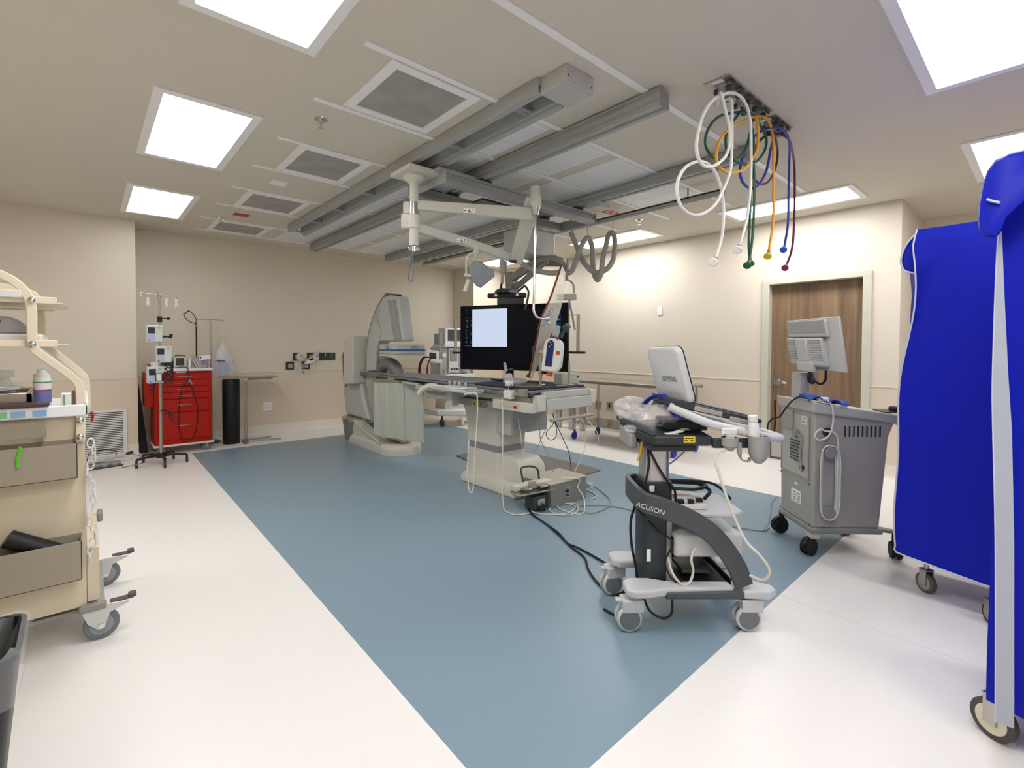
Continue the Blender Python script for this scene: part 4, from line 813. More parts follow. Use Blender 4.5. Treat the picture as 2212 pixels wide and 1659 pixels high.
b = MB(); b.lathe([(.07, .93), (.075, .95), (.075, 1.1), (.05, 1.13)], Matrix.Translation((5.14, 7.05, 0)), 20); b.build('bellows_jar', mat('jar_plastic', '#D2D6D2', .1, alpha=.6), **W)
for x in (4.66, 4.74):
    b = MB(); b.cyl((x, 7.0, .90), (x, 7.0, .99), .03, .022); b.build('absorber', M_mlight, **W)
b = MB(); b.cyl((5.10, 7.1, 1.22), (5.10, 7.0, 1.22), .03); b.build('side_knob', M_dgrey, **W)
t = thing('red_hose_pair', 'pair of dark red breathing hoses hanging left of the anaesthesia machine', 'hose', (4.35, 7.1, .9))
for i in range(3):
    b = MB(); b.tube([D(x+i*(3 if i < 2 else 9), y, 7.95) for x, y in ((925, 772), (915, 772), (908, 782), (905, 795), (905, 810), (906, 860))], .012, 8, 6); b.build('hose', mat('dark_red_hose', '#5E1E20', .5), t, world=True)
# ================================================================== STEEL TABLE BY THE RIGHT WALL
t = thing('steel_table', 'long stainless steel table with lower shelf and blue casters by the right wall', 'table', (5.8, 3.95, 0))
W = dict(parent=t, world=True)
x0, x1, y0, y1 = 5.46, 6.14, 3.08, 4.84
b = MB(); b.box(x0, y0, .875, x1, y1, .90); b.box(x0, y0, .855, x0+.015, y1, .875); b.box(x1-.015, y0, .855, x1, y1, .875); b.build('top', M_steel, bevel=.004, **W)
b = MB(); b.box(x0+.03, y0+.03, .245, x1-.03, y1-.03, .265); b.build('lower_shelf', M_steel, bevel=.003, **W)
for lx in (x0+.06, x1-.06):
    for ly in (y0+.06, y1-.06):
        b = MB(); b.cyl((lx, ly, .14), (lx, ly, .875), .016, n=14); lg = b.build('leg', M_steel, **W)
        b = MB(); b.cyl((lx, ly, .10), (lx, ly, .145), .018); b.box(lx-.03, ly-.018, .06, lx+.03, ly+.018, .11); b.cyl((lx-.01, ly-.014, .055), (lx-.01, ly+.014, .055), .055, n=20); b.build('caster', M_bluep, lg, bevel=.004, world=True)
for i, (x, y) in enumerate(((6.12, 5.66), (6.14, 5.38), (6.17, 5.17))):
    t = thing('gas_cylinder', 'small silver gas cylinder standing on the floor behind the table end, %s' % ('left of three', 'middle of three', 'right of three')[i], 'gas cylinder', (x, y, 0), 0, 'silver gas cylinders by the right wall')
    b = MB(); b.lathe([(.05, 0), (.055, .01), (.055, .45), (.04, .50), (.018, .53), (.016, .55)], n=24); b.build('tank', M_steel, t)
    b = MB(); b.cyl((0, 0, .55), (0, 0, .60), .02); b.build('valve', M_alu, t)
# ------------------------------------------------------------------ right wall fittings
def plate_r(name, label, y, z, w, h, m, cat, inner=None, group=None):
    t = thing(name, label, cat, (6.353, y, z), 0, group)
    b = MB(); b.box(-.008, -w/2, -h/2, 0, w/2, h/2); b.build('plate', m, t, bevel=.002)
    if inner is not None:
        b = MB(); b.box(-.013, -w*.14, -h*.24, -.008, w*.14, h*.24); b.build('insert', inner, t, bevel=.002)
    return t
plate_r('light_switch', 'small white light switch on the right wall above the steel table', 3.869, 1.93*1.0-.0, .075, .12, M_label, 'light switch', M_white)
plate_r('power_outlet', 'steel outlet plate low on the right wall, left one of two', 4.99, .44, .11, .12, M_steel, 'outlet', M_black, 'steel outlets on the right wall')
plate_r('power_outlet', 'steel outlet plate low on the right wall, right one of two beside the plastic bag', 4.76, .44, .11, .12, M_steel, 'outlet', M_black, 'steel outlets on the right wall')
# ================================================================== ULTRASOUND CART (right foreground)
RZ = math.atan2(-.653, .757)
US = thing('ultrasound_cart', 'ultrasound cart with a white laptop-style screen and curved dark frame, right foreground', 'ultrasound machine', (2.33, 1.29, 0), RZ)
def part(b, name, m, parent=US, **k): return b.build(name, m, parent, **k)
M_uslt = mat('us_light_grey', '#C3C5C6', .38, var=.02); M_usd = mat('us_dark_grey', '#474C50', .42, var=.03); M_usdk = mat('us_charcoal', '#2C3236', .45, var=.04)
# column
b = MB(); b.prism(rrect(.125, .16, .03, 5, -.14, 0), Matrix.Translation((0, 0, .62)), .27); part(b, 'column_upper', mat('satin_aluminium', '#B9BBBB', .3, metal=.8))
b = MB(); b.prism(rrect(.145, .19, .025, 4, -.14, 0), Matrix.Translation((0, 0, .14)), .56); part(b, 'column_lower', M_usdk, bevel=.004)
b = MB(); b.box(-.10, -.101, .17, -.075, -.094, .56); part(b, 'column_strip', M_mgrey)
b = MB(); b.box(-.20, -.0985, .30, -.18, -.096, .36); b.cur = 0; part(b, 'column_label', M_label)
b = MB(); b.box(-.19, -.0985, .655, -.165, -.096, .685); part(b, 'column_label', M_label)
# wrap-round arch frame: U in plan at the front, sweeping down on both sides to the rear wheels
side = [(-.20, .597), (-.16, .585), (-.06, .545), (.02, .505), (.10, .445), (.16, .375), (.215, .29), (.25, .20)]
hw = lambda u: .10-.012*u
P = [Vector((x, -.19, z+.02)) for x, z in reversed(side)] + [Vector((-.232, -.16, .622)), Vector((-.247, -.08, .626)), Vector((-.25, 0, .628)), Vector((-.247, .08, .626)), Vector((-.232, .16, .622))] + [Vector((x, .19, z+.025)) for x, z in side]
C = catmull(P, 4); rings = []
K = len(C)
for i, p in enumerate(C):
    t_ = (C[min(i+1, K-1)]-C[max(i-1, 0)]).normalized()
    n_ = Vector((0, 0, 1)); n_ = (n_-t_*n_.dot(t_)).normalized(); s_ = t_.cross(n_)
    e = abs(i/(K-1)-.5)*2; h = .052-.008*e; w = .014
    rings.append([p+n_*a+s_*c for a, c in ((h, w), (h, -w), (-h, -w), (-h, w))])
b = MB(); b.loft(rings); part(b, 'arch_frame', M_usd, bevel=.006)
Fm = frame((-.215, -.2065, .585), (0, -1, 0), (1, 0, 0))
Fm = Matrix.Translation((-.205, -.197, .622)) @ Matrix.Rotation(-.30, 4, 'Z') @ Matrix.Rotation(.24, 4, 'Y') @ Matrix.Rotation(radians(90), 4, 'X')
text_mesh('maker_letters', 'ACUSON', .033, Matrix.Translation((-.012, -.008, -.018)) @ Fm, mat('letter_silver', '#C9CDD0', .4), US, depth=.002)
for s_ in (-1, 1):
    b = MB(); b.box(-.14, s_*.19-.022, .162, .28, s_*.19+.022, .198); part(b, 'base_rail', M_usd, bevel=.008)
    b = MB(); b.loft([[Vector((x, s_*y, z)) for x, y in ((-.33, .12), (-.33, .21), (-.29, .235), (-.22, .23), (-.12, .205), (.2, .195), (.2, .13), (-.12, .12), (-.2, .09), (-.29, .09))] for z in (.175, .215)]); part(b, 'foot_arm', M_uslt, bevel=.010, seg=3)
    b = MB(); b.loft([[Vector((x, s_*y, z)) for x, y in ((.24, .11), (.24, .215), (.36, .225), (.41, .19), (.41, .15), (.33, .10))] for z in (.165, .205)]); part(b, 'rear_foot', M_uslt, bevel=.010, seg=3)
b = MB(); b.box(-.08, -.17, .175, .24, .17, .20); part(b, 'base_tray', M_uslt, bevel=.006)
b = MB(); b.box(-.04, -.14, .20, .20, .14, .215); b.box(-.05, -.15, .20, -.04, .15, .235); b.box(.20, -.15, .20, .21, .15, .235); b.box(-.05, .14, .20, .21, .15, .235); part(b, 'tray_insert', M_black, bevel=.003)
b = MB(); b.box(-.02, -.10, .235, .14, .06, .255); part(b, 'battery_pack', M_usdk, bevel=.006)
def caster(parent, x, y, rz, r=.062, m1=M_wheel, m2=M_uslt, top=.17):
    M = Matrix.Translation((x, y, 0)) @ Matrix.Rotation(rz, 4, 'Z')
    b = MB()
    for s_ in (-1, 1):
        b.cyl(M @ Vector((-.02, s_*.010, r+.002)), M @ Vector((-.02, s_*.034, r+.002)), r, n=28)
    b2 = b.build('caster', M_uslt, parent, bevel=.008)
    b = MB(); b.cyl(M @ Vector((-.02, -.0355, r+.002)), M @ Vector((-.02, .0355, r+.002)), r*.80, n=28); b.build('hub_cap', m1, b2)
    b = MB(); b.loft([[M @ Vector((xx, yy, z)) for xx, yy in ((-.05, -.012), (.045, -.012), (.045, .012), (-.05, .012))] for z in (r+.02, top-.02)]); b.cyl(M @ Vector((.0, 0, top-.04)), M @ Vector((.0, 0, top+.005)), .024); b.box(-.055, -.038, r*1.55, .05, .038, top-.012, M); b.build('fork', m2, b2, bevel=.006)
    b = MB(); b.box(-.105, -.016, top-.04, -.05, .016, top-.028, M @ Matrix.Rotation(.15, 4, 'Y')); b.build('brake_pedal', M_uslt, b2, bevel=.003)
    return b2
caster(US, -.293, -.175, .05); caster(US, .29, -.175, .0); caster(US, -.30, .175, .25); caster(US, .33, .16, .2)
# white module and shelf between the arches
b = MB(); b.box(-.075, -.14, .335, .27, .12, .455); part(b, 'power_module', M_uslt, bevel=.018, seg=3)
b = MB(); b.box(-.078, -.125, .345, -.074, .10, .43); part(b, 'socket_face', M_black)
b = MB(); b.loft([[Vector((x, y, z)) for x, y in ((-.07, -.17), (.20, -.17), (.27, -.13), (.27, .13), (.20, .17), (-.07, .17))] for z in (.545, .57)]); part(b, 'shelf', M_uslt, bevel=.008)
b = MB(); b.box(-.06, -.12, .572, .10, .12, .60); b.box(-.04, -.11, .60, .04, .0, .615); b.cur = 0; part(b, 'circuit_unit', M_white, bevel=.004)
for i, (x, y) in enumerate(((-.05, -.10), (0, -.10), (.05, -.08))):
    b = MB(); b.box(x, y-.022, .60, x+.03, y, .62); part(b, 'plug', M_black, bevel=.002)
b = MB(); b.tube([(-.07, -.05, .66), (.05, -.06, .655), (.13, -.02, .66), (.12, .06, .65), (-.05, .08, .655)], .009, 8, 6); part(b, 'cable', M_cable_k)
b = MB(); b.tube([(-.07, .06, .67), (.08, .03, .665), (.14, -.04, .645), (.09, -.10, .62)], .009, 8, 6); part(b, 'cable', M_cable_k)
b = MB(); b.tube([(-.07, .03, .68), (.13, .01, .675), (.22, .03, .64), (.28, .02, .58)], .007, 8, 6); part(b, 'cable', M_cable_k)
# upper deck
b = MB(); b.loft([[Vector((x, y, z)) for x, y in ((-.24+e, .33-e), (-.235+e, -.12), (-.20, -.205+e), (.08, -.205+e), (.12, .22-e), (0, .33-e))] for e, z in ((.02, .905), (0, .915), (0, .955))]); part(b, 'deck', M_usdk, bevel=.008)
b = MB(); b.loft([[Vector((x, y, z)) for x, y in ((-.262, .33), (-.215, -.20), (-.185, -.19), (-.235, .33))] for z in (.955, .985)]); part(b, 'deck_lip', M_usd, bevel=.006)
b = MB(); b.loft([[Vector((x, y, z)) for x, y in ((-.21, -.16), (-.16, -.17), (.02, -.16), (.02, .1), (-.21, .1))] for z in (.872, .905)]); part(b, 'deck_underside', M_usdk, bevel=.008)
b = MB(); b.box(-.25, .15, .84, -.21, .30, .93); b.box(-.26, .02, .85, -.22, .13, .925); part(b, 'side_bracket', M_mgrey, bevel=.008)
b = MB(); b.box(-.06, -.2075, .925, -.005, -.205, .955); part(b, 'yellow_sticker', M_yellow)
b = MB(); b.box(-.057, -.2085, .932, -.04, -.2075, .936); b.box(-.03, -.2085, .932, -.012, -.2075, .936); b.box(-.055, -.2085, .944, -.01, -.2075, .947); part(b, 'sticker_print', M_black)
b = MB(); b.box(-.10, -.06, .955, .12, .12, 1.01); part(b, 'tilt_mount', M_usdk, bevel=.01)
# keyboard console, sloping down to the user
Fk = Matrix.Translation((.115, .0, 1.052)) @ Matrix.Rotation(.23, 4, 'Y')
b = MB(); b.prism(rrect(.46, .36, .03, 4), Fk @ Matrix.Translation((0, 0, -.005)), .035); part(b, 'keyboard_console', M_usdk, bevel=.006)
b = MB(); b.prism(rrect(.38, .30, .02, 4, .02), Fk @ Matrix.Translation((0, 0, .0302)), .006); part(b, 'key_panel', M_usd, bevel=.002)
b = MB(); b.box(-.12, -.184, -.002, .02, -.176, .022, Fk); b.box(.06, -.184, -.012, .22, -.176, .012, Fk); part(b, 'side_grip', M_mgrey, bevel=.004)
b = MB(); b.tube([Fk @ Vector(p) for p in ((-.235, -.16, -.012), (-.05, -.20, -.045), (.12, -.21, -.045), (.26, -.19, -.045), (.36, -.12, -.04), (.385, 0, -.04), (.36, .12, -.04), (.26, .19, -.045), (.1, .21, -.045), (-.22, .17, -.02))], .021, 12, 6); part(b, 'console_handle', M_uslt)
# screen lid, hinged at its foot
sa, sb, sc2, sd = Vector((-.135, .13, 1.382)), Vector((-.083, -.19, 1.388)), Vector((-.005, -.19, 1.105)), Vector((-.06, .13, 1.105))
xa = (sb-sa).normalized(); ya = (sa-sd).normalized(); na = xa.cross(ya).normalized(); 
if na.x > 0: na = -na
ws, hs = (sb-sa).length, (sa-sd).length
Fs = Matrix((xa, ya, xa.cross(ya))).transposed().to_4x4(); Fs.translation = (sa+sb+sc2+sd)/4
sgn = 1 if xa.cross(ya).x < 0 else -1
b = MB(); b.loft([[Fs @ Vector((x*f, y*f, z*sgn)) for x, y in rrect(ws, hs, .035, 5)] for f, z in ((1, -.012), (1, .006), (.975, .016), (.93, .020))]); part(b, 'screen_lid', M_uslt, smooth=60)
b = MB(); b.prism(rrect(ws*1.005, hs*1.005, .035, 5), Fs @ Matrix.Translation((0, 0, -.018*sgn if sgn > 0 else .012)), .006); part(b, 'screen_bezel', M_black)
Ft = Fs @ Matrix.Translation((0, -.02, .0205*sgn))
if sgn < 0: Ft = Ft @ Matrix.Rotation(pi, 4, 'Y')
text_mesh('maker_letters', 'SIEMENS', .040, Ft @ Matrix.Translation((.02, 0, 0)), mat('letter_grey', '#6A7074', .4), US, depth=.0008)
b = MB(); b.cyl(sd+Vector((0, -.02, -.01)), sc2+Vector((0, .02, -.01)), .022, n=16); part(b, 'hinge', M_usdk)
# probe holders, hook, probe, gel bottle
def holder(x, y, zt, r, h):
    b = MB(); n = 20; rings = []
    for z, rr in ((0, .35), (.02, .72), (h*.4, .95), (h, 1.0), (h, .86), (h*.4, .8), (.03, .5)):
        rings.append([Vector((x+r*rr*cos(a), y+r*rr*sin(a), zt-h+z)) for a in [2*pi*i/n for i in range(n)]])
    b.loft(rings); return b
b = holder(.155, -.225, .955, .040, .065); part(b, 'probe_holder', M_mgrey)
b = holder(.285, -.24, .965, .048, .13); part(b, 'probe_holder', M_mgrey)
b = MB(); b.box(.08, -.215, .90, .30, -.19, .945); part(b, 'holder_rail', M_usdk, bevel=.004)
b = MB(); b.strip([(.20, -.225, .93), (.20, -.235, .865), (.215, -.24, .845), (.24, -.24, .845), (.245, -.24, .86)], .02, .008, (0, 0, 1), 3); part(b, 'hook', M_mgrey)
t = thing('ultrasound_probe', 'white ultrasound probe upright in the left holder, its cable drooping in a long loop', 'ultrasound probe', US.matrix_world @ Vector((0, 0, 0)))
t.location = (2.33, 1.29, 0); t.rotation_euler = (0, 0, RZ)
b = MB(); b.prism(rrect(.075, .026, .010, 4, .15, -.225), Matrix.Translation((0, 0, .97)), .028); b.loft([[Vector((x+.155, y-.225, z)) for x, y in rrect(w, l, .008, 3)] for w, l, z in ((.02, .02, .89), (.03, .024, .93), (.05, .026, .97))]); part(b, 'probe_head', M_white, t, bevel=.003)
Lw = lambda x, y, dd: (Matrix.Translation((2.33, 1.29, 0)) @ Matrix.Rotation(RZ, 4, 'Z')).inverted() @ D(x, y, dd)
b = MB(); b.tube([Vector((.155, -.225, .90)), Lw(1545, 985, 2.28), Lw(1556, 1030, 2.26), Lw(1572, 1080, 2.25), Lw(1592, 1130, 2.24), Lw(1612, 1170, 2.22), Lw(1640, 1198, 2.2), Lw(1660, 1225, 2.2), Lw(1660, 1243, 2.22), Lw(1645, 1253, 2.25), Lw(1620, 1243, 2.3)], .0065, 8, 6); part(b, 'probe_cable', M_cable_w, t)
t = thing('gel_bottle', 'white gel bottle with green print standing in the right holder of the ultrasound cart', 'bottle', (2.33, 1.29, 0), RZ)
Mb = Matrix.Translation((.275, -.238, .855)) @ Matrix.Rotation(-.10, 4, 'Y')
b = MB(); b.lathe([(.024, 0), (.026, .01), (.026, .155), (.022, .17), (.018, .178)], Mb, 20); part(b, 'bottle_body', M_white, t)
b = MB(); b.lathe([(.0215, .178), (.0215, .205), (.019, .208)], Mb, 20); part(b, 'bottle_cap', M_white, t)
b = MB(); b.box(.020, -.012, .06, .0275, .012, .12, Mb); part(b, 'green_print', mat('print_green', '#7FA98A', .5), t)
# bag, blue ties, papers on the deck
P0 = Matrix.Translation((2.33, 1.29, 0)) @ Matrix.Rotation(RZ, 4, 'Z')
p = P0 @ Vector((-.20, .22, 1.035)); crumple('plastic_bag', 'inflated crumpled clear plastic bag at the left end of the ultrasound cart deck', 'plastic bag', p, (.10, .09, .068), M_crump, 21, 12, .28)
p = P0 @ Vector((-.13, .02, 1.025)); crumple('plastic_bag', 'bunched clear plastic bag with shiny folds beside the lid of the ultrasound cart', 'plastic bag', p, (.095, .12, .055), M_crump, 5, 12, .35)
p = P0 @ Vector((-.215, .02, .945)); crumple('plastic_bag', 'small plastic wrap stuck in the side bracket of the ultrasound cart', 'plastic bag', p, (.03, .09, .025), M_crump, 11, 8, .3)
t = thing('cable_tie', 'loop of royal blue straps arching over the plastic bags on the ultrasound cart', 'strap', P0 @ Vector((-.1, .0, 1.1)))
for k_ in range(3):
    b = MB(); b.tube([P0 @ Vector(q) for q in ((-.19+.01*k_, .09, 1.06), (-.165+.012*k_, .05, 1.105), (-.13+.014*k_, .0, 1.135), (-.10+.012*k_, -.06, 1.12), (-.08, -.12, 1.075), (-.06, -.15, 1.06-.01*k_))], .0045, 6, 5); b.build('strap', M_bluep, t, world=True)
b = MB(); b.tube([P0 @ Vector(q) for q in ((-.10, -.10, 1.09), (-.09, -.15, 1.05), (-.04, -.18, 1.045), (-.02, -.19, 1.03))], .008, 8, 5); b.build('knot', M_bluep, t, world=True)
b = MB(); random.seed(2)
for k_ in range(4):
    M = P0 @ Matrix.Translation((-.10+.03*k_, -.15+.02*k_, .957+.004*k_)) @ Matrix.Rotation(.5*k_, 4, 'Z'); b.box(-.03, -.018, 0, .03, .018, .002, M)
tag(b.build('paper_slips', M_label), 'small white paper slips lying at the front of the ultrasound cart deck', 'paper')
cable('cable', 'black cable from the ultrasound cart deck to its lower column, steeper one', [P0 @ Vector(q) for q in ((-.205, -.10, .90), (-.20, -.115, .80), (-.215, -.12, .70), (-.20, -.13, .66), (-.17, -.12, .60))], .006, M_cable_k)
cable('cable', 'black cable crossing the aluminium column of the ultrasound cart', [P0 @ Vector(q) for q in ((-.205, -.10, .89), (-.16, -.11, .80), (-.11, -.11, .72), (-.065, -.11, .66), (-.06, -.10, .56))], .006, M_cable_k)
cable('cable', 'black cable hanging in a tight bundle down the left of the ultrasound cart column', [P0 @ Vector(q) for q in ((-.24, -.02, .56), (-.265, -.03, .48), (-.26, -.03, .36), (-.235, -.04, .22), (-.24, -.05, .16), (-.29, -.06, .08), (-.34, -.07, .012), (-.40, -.02, .012))], .007, M_cable_k)
cable('cable', 'black cable looping beneath the foot of the ultrasound cart', [P0 @ Vector(q) for q in ((-.23, -.13, .15), (-.20, -.16, .08), (-.14, -.18, .055), (-.10, -.18, .08), (-.09, -.16, .15))], .006, M_cable_k)
cable('cable', 'thin black cable wandering in front of the lower column of the ultrasound cart', [P0 @ Vector(q) for q in ((-.235, -.05, .55), (-.16, -.12, .47), (-.11, -.13, .44), (-.08, -.13, .40), (-.12, -.14, .32), (-.10, -.15, .25), (-.06, -.14, .21))], .0045, M_cable_k)
cable('cable', 'white cable drooping from the power module of the ultrasound cart', [P0 @ Vector(q) for q in ((.02, -.155, .39), (-.0, -.165, .34), (.01, -.165, .28), (-.01, -.17, .225), (-.05, -.17, .22), (-.09, -.155, .27), (-.10, -.12, .33))], .006, M_cable_w)
cable('cable', 'yellow and beige cable end hanging behind the ultrasound cart column', [P0 @ Vector(q) for q in ((-.215, -.05, .90), (-.22, -.05, .85), (-.235, -.05, .80))], .008, mat('cable_yellow', '#C79F3A', .5))
cable('cable', 'thin grey cable curving behind the ultrasound cart column', [D(x, y, 2.75) for x, y in ((1488, 950), (1482, 970), (1465, 988), (1445, 1003), (1430, 1012))], .004, M_cable_g)
# ================================================================== GREY EQUIPMENT CONSOLE WITH MONITOR
KM = Matrix.Translation((3.60, 1.045, 0)) @ Matrix.Rotation(math.atan2(-.69, .72), 4, 'Z')
t = thing('equipment_console', 'grey wheeled equipment console with a monitor on its post, before the wooden door', 'equipment console', (3.60, 1.045, 0), math.atan2(-.69, .72))
M_con = mat('console_grey', '#A6A49C', .42, var=.03); M_cont = mat('console_light', '#BCBBB3', .4, var=.02); M_cond = mat('console_skirt', '#8D8D89', .45)
def PK(b, name, m, **k): return b.build(name, m, t, **k)
b = MB(); b.loft([[Vector((x, y, z)) for x, y, z in ring] for ring in (
  ((0, 0, .185), (.44, 0, .185), (.44, .40, .185), (0, .40, .185)),
  ((0, 0, .8), (.49, 0, .8), (.49, .42, .8), (0, .42, .8)),
  ((0, 0, .97), (.53, 0, .90), (.53, .43, .90), (0, .43, .97)))]); PK(b, 'cabinet', M_con, bevel=.018, seg=3)
b = MB(); b.loft([[Vector((x, y, z)) for x, y, z in ring] for ring in (
  ((-.012, -.012, .955), (.54, -.012, .885), (.54, .442, .885), (-.012, .442, .955)),
  ((-.02, -.02, 1.03), (.55, -.02, .945), (.55, .45, .945), (-.02, .45, 1.03)))]); PK(b, 'top_rim', M_cont, bevel=.012, seg=3)
b = MB(); b.box(-.01, -.01, .15, .46, .41, .19); PK(b, 'skirt', M_cond, bevel=.012)
b = MB(); b.loft([[Vector((x, y, z)) for x, y, z in r] for r in (((.35, .05, .16), (.55, -.02, .16), (.55, .03, .16), (.35, .15, .16)), ((.35, .05, .19), (.55, -.02, .18), (.55, .03, .18), (.35, .15, .19)))]); PK(b, 'base_arm', M_cond, bevel=.008)
def bcaster(parent, x, y, rz, r=.055):
    M = Matrix.Translation((x, y, 0)) @ Matrix.Rotation(rz, 4, 'Z')
    b = MB(); [b.cyl(M @ Vector((-.015, s_*.008, r+.001)), M @ Vector((-.015, s_*.03, r+.001)), r, n=24) for s_ in (-1, 1)]; c = b.build('caster', M_rubber, parent, bevel=.006)
    b = MB(); b.cyl(M @ Vector((-.015, -.012, r+.012)), M @ Vector((-.015, .012, r+.012)), r*1.02, n=20); b.cyl(M @ Vector((.0, 0, r)), M @ Vector((.0, 0, .155)), .018); b.build('fork', M_black, c)
    b = MB(); b.box(-.09, -.01, .06, -.05, .01, .07, M); b.build('brake_pedal', M_black, c, bevel=.003)
    return c
bcaster(t, .01, .03, .5); bcaster(t, .02, .42, .2); bcaster(t, .54, .0, 1.2); bcaster(t, .5, .42, .7)
b = MB(); b.loft([[Vector((x, y, z)) for x, y in ((-.01, .0), (.06, .0), (.05, .07), (-.01, .07))] for z in (.11, .155)]); PK(b, 'caster_bracket', M_cont, bevel=.008)
# rear panel (local -x side, facing camera-left)
b = MB(); b.box(-.004, .05, .50, .0, .38, .92); PK(b, 'recess_panel', M_cont, bevel=.004)
b = MB(); b.box(-.008, .04, .49, -.003, .39, .50); b.box(-.008, .04, .50, -.003, .048, .92); b.box(-.008, .382, .50, -.003, .39, .92); PK(b, 'recess_frame', M_con, bevel=.001)
b = MB(); b.box(-.016, .23, .80, -.004, .38, .94); PK(b, 'cover_box', M_con, bevel=.006)
b = MB(); b.cyl((-.003, .19, .66), (-.010, .19, .66), .075, n=28); PK(b, 'fan_disc', M_cond)
for k_ in range(7):
    b = MB(); b.box(-.0125, .13, .60+k_*.022, -.009, .26, .606+k_*.022); PK(b, 'fan_slot', M_usdk)
b = MB(); b.tube([(-.02, .17, .80), (-.022, .10, .76), (-.02, .12, .66), (-.02, .10, .56), (-.02, .09, .545)], .007, 8, 5); b.cyl((-.014, .18, .79), (-.03, .18, .79), .03); PK(b, 'coiled_lead', M_mgrey)
b = MB(); b.box(-.0165, .09, .55, -.004, .13, .58); PK(b, 'socket', M_usdk, bevel=.002)
b = MB(); b.box(-.006, .07, .86, -.003, .13, .92); PK(b, 'switch_plate', M_white, bevel=.002)
b = MB(); b.box(-.0075, .085, .875, -.006, .092, .885); b.box(-.0075, .105, .875, -.006, .115, .885); b.box(-.0075, .085, .90, -.006, .10, .907); PK(b, 'switch_print', M_black)
b = MB(); b.box(-.003, .13, .30, -.001, .25, .39); PK(b, 'label_sticker', M_label)
b = MB(); [b.box(-.0045, .14+.05*(i % 2), .31+.018*(i//2), -.003, .17+.05*(i % 2), .318+.018*(i//2)) for i in range(8)]; PK(b, 'label_print', M_mgrey)
b = MB(); b.box(-.003, .17, .425, -.001, .21, .44); PK(b, 'small_label', M_label)
for y_, z_ in ((.03, .47), (.03, .2), (.39, .2), (.39, .47), (.03, .98), (.39, .98)):
    b = MB(); b.cyl((-.0025, y_, z_), (-.005, y_, z_), .006, n=8); PK(b, 'screw', M_usdk)
# right side (local -y side): slots, cable hooks
for k_ in range(9):
    b = MB(); b.box(.20+k_*.028, -.004, .80, .208+k_*.028, .001, .87); PK(b, 'vent_slot', M_usdk)
for z_ in (.70, .30):
    b = MB(); b.cyl((.09, .0, z_), (.09, -.035, z_), .032, n=24); b.cyl((.09, -.035, z_), (.09, -.045, z_), .038, n=24); PK(b, 'cable_hook', M_cond, bevel=.002)
b = MB(); b.cyl((.085, .001, .83), (.085, -.012, .83), .028, n=20); PK(b, 'connector', M_usdk)
# monitor post and monitor (seen from behind)
b = MB(); b.prism(rrect(.085, .11, .02, 4, .06, .27), Matrix.Translation((0, 0, 1.02)), .19); PK(b, 'monitor_post', M_cont)
def DM(x, y, dd): return D(x, y, dd)
mTL, mTR, mBR, mBL = D(1699, 693, 3.50), D(1812, 683, 3.22), D(1829, 806, 3.18), D(1716, 792, 3.46)
def bil(u, v): return (mTL*(1-u)+mTR*u)*(1-v)+(mBL*(1-u)+mBR*u)*v
nM = (mTR-mTL).cross(mBL-mTL).normalized(); nM = nM if nM.dot(CF) < 0 else -nM      # toward the camera
def slab(u0, v0, u1, v1, a, c, inset=0):
    b = MB(); b.loft([[bil(u, v)+nM*d for u, v in ((u0+e, v0+e), (u1-e, v0+e), (u1-e, v1-e), (u0+e, v1-e))] for d, e in ((a, 0), (c, inset))]); return b
slab(0, 0, 1, 1, -.03, .0).build('monitor_rim', M_cont, t, world=True, bevel=.006)
slab(.02, .03, .8, .38, 0, .045, .02).build('monitor_top_housing', M_cont, t, world=True, bevel=.012)
slab(-.01, .36, .72, .95, 0, .065, .03).build('monitor_back', M_mlight, t, world=True, bevel=.012)
slab(.04, .04, .78, .30, .043, .047, .01).build('monitor_recess', M_mgrey, t, world=True, bevel=.01)
for side_u in ((.02, .20), (.46, .68)):
    for k_ in range(9):
        slab(side_u[0], .42+k_*.047, side_u[1], .44+k_*.047, .062, .0655).build('vent_slot', M_cond, t, world=True)
slab(.20, .40, .44, .86, .064, .085, .01).build('tilt_bracket', M_mlight, t, world=True, bevel=.006)
slab(.16, .84, .50, 1.06, .04, .09, .01).build('tilt_hinge', M_cont, t, world=True, bevel=.008)
b = MB(); b.tube([D(1752, 795, 3.3), D(1755, 812, 3.28), D(1762, 825, 3.26), D(1775, 829, 3.25), D(1783, 820, 3.22), D(1784, 800, 3.2)], .008, 8, 5); b.build('cable', M_cable_k, t, world=True)
b = MB(); b.tube([D(1752, 798, 3.3), D(1748, 812, 3.3), D(1750, 824, 3.3), D(1758, 826, 3.28)], .014, 8, 5); b.build('cable', M_cable_k, t, world=True)
b = MB(); b.tube([KM @ Vector(p) for p in ((.52, .03, .90), (.60, .04, .88), (.64, .12, .88), (.64, .30, .88), (.60, .38, .88), (.52, .38, .90))], .016, 10, 5); b.build('push_handle', M_cont, t, world=True)
b = MB(); b.loft([[Vector((x, y, z)) for x, y in ((.46, .0), (.66, .02), (.66, .16), (.5, .18))] for z in (.955, .965)]); PK(b, 'side_tray', M_usdk, bevel=.003)
t = thing('handset', 'black handset resting on the right corner tray of the grey console', 'handset', KM @ Vector((.56, .06, .968)))
b = MB(); b.box(-.045, -.025, 0, .045, .025, .03); b.build('body', M_usdk, t, bevel=.01); b = MB(); b.tube([(.0, -.02, .01), (.02, -.05, -.05), (.03, -.05, -.12), (.0, -.05, -.16)], .003, 6, 5); b.build('cord', M_cable_g, t)
t = thing('hand_controller', 'white hand control hung with a coiled white lead on the side of the grey console', 'hand control', KM @ Vector((.1, -.04, .9)))
b = MB(); b.cbox((0, 0, 0), (.07, .035, .03), frame(KM @ Vector((.055, -.005, 1.045)), (0, 0, 1), KM.to_3x3() @ Vector((1, 0, 0)))); b.build('control_body', M_white, t, bevel=.01, world=True)
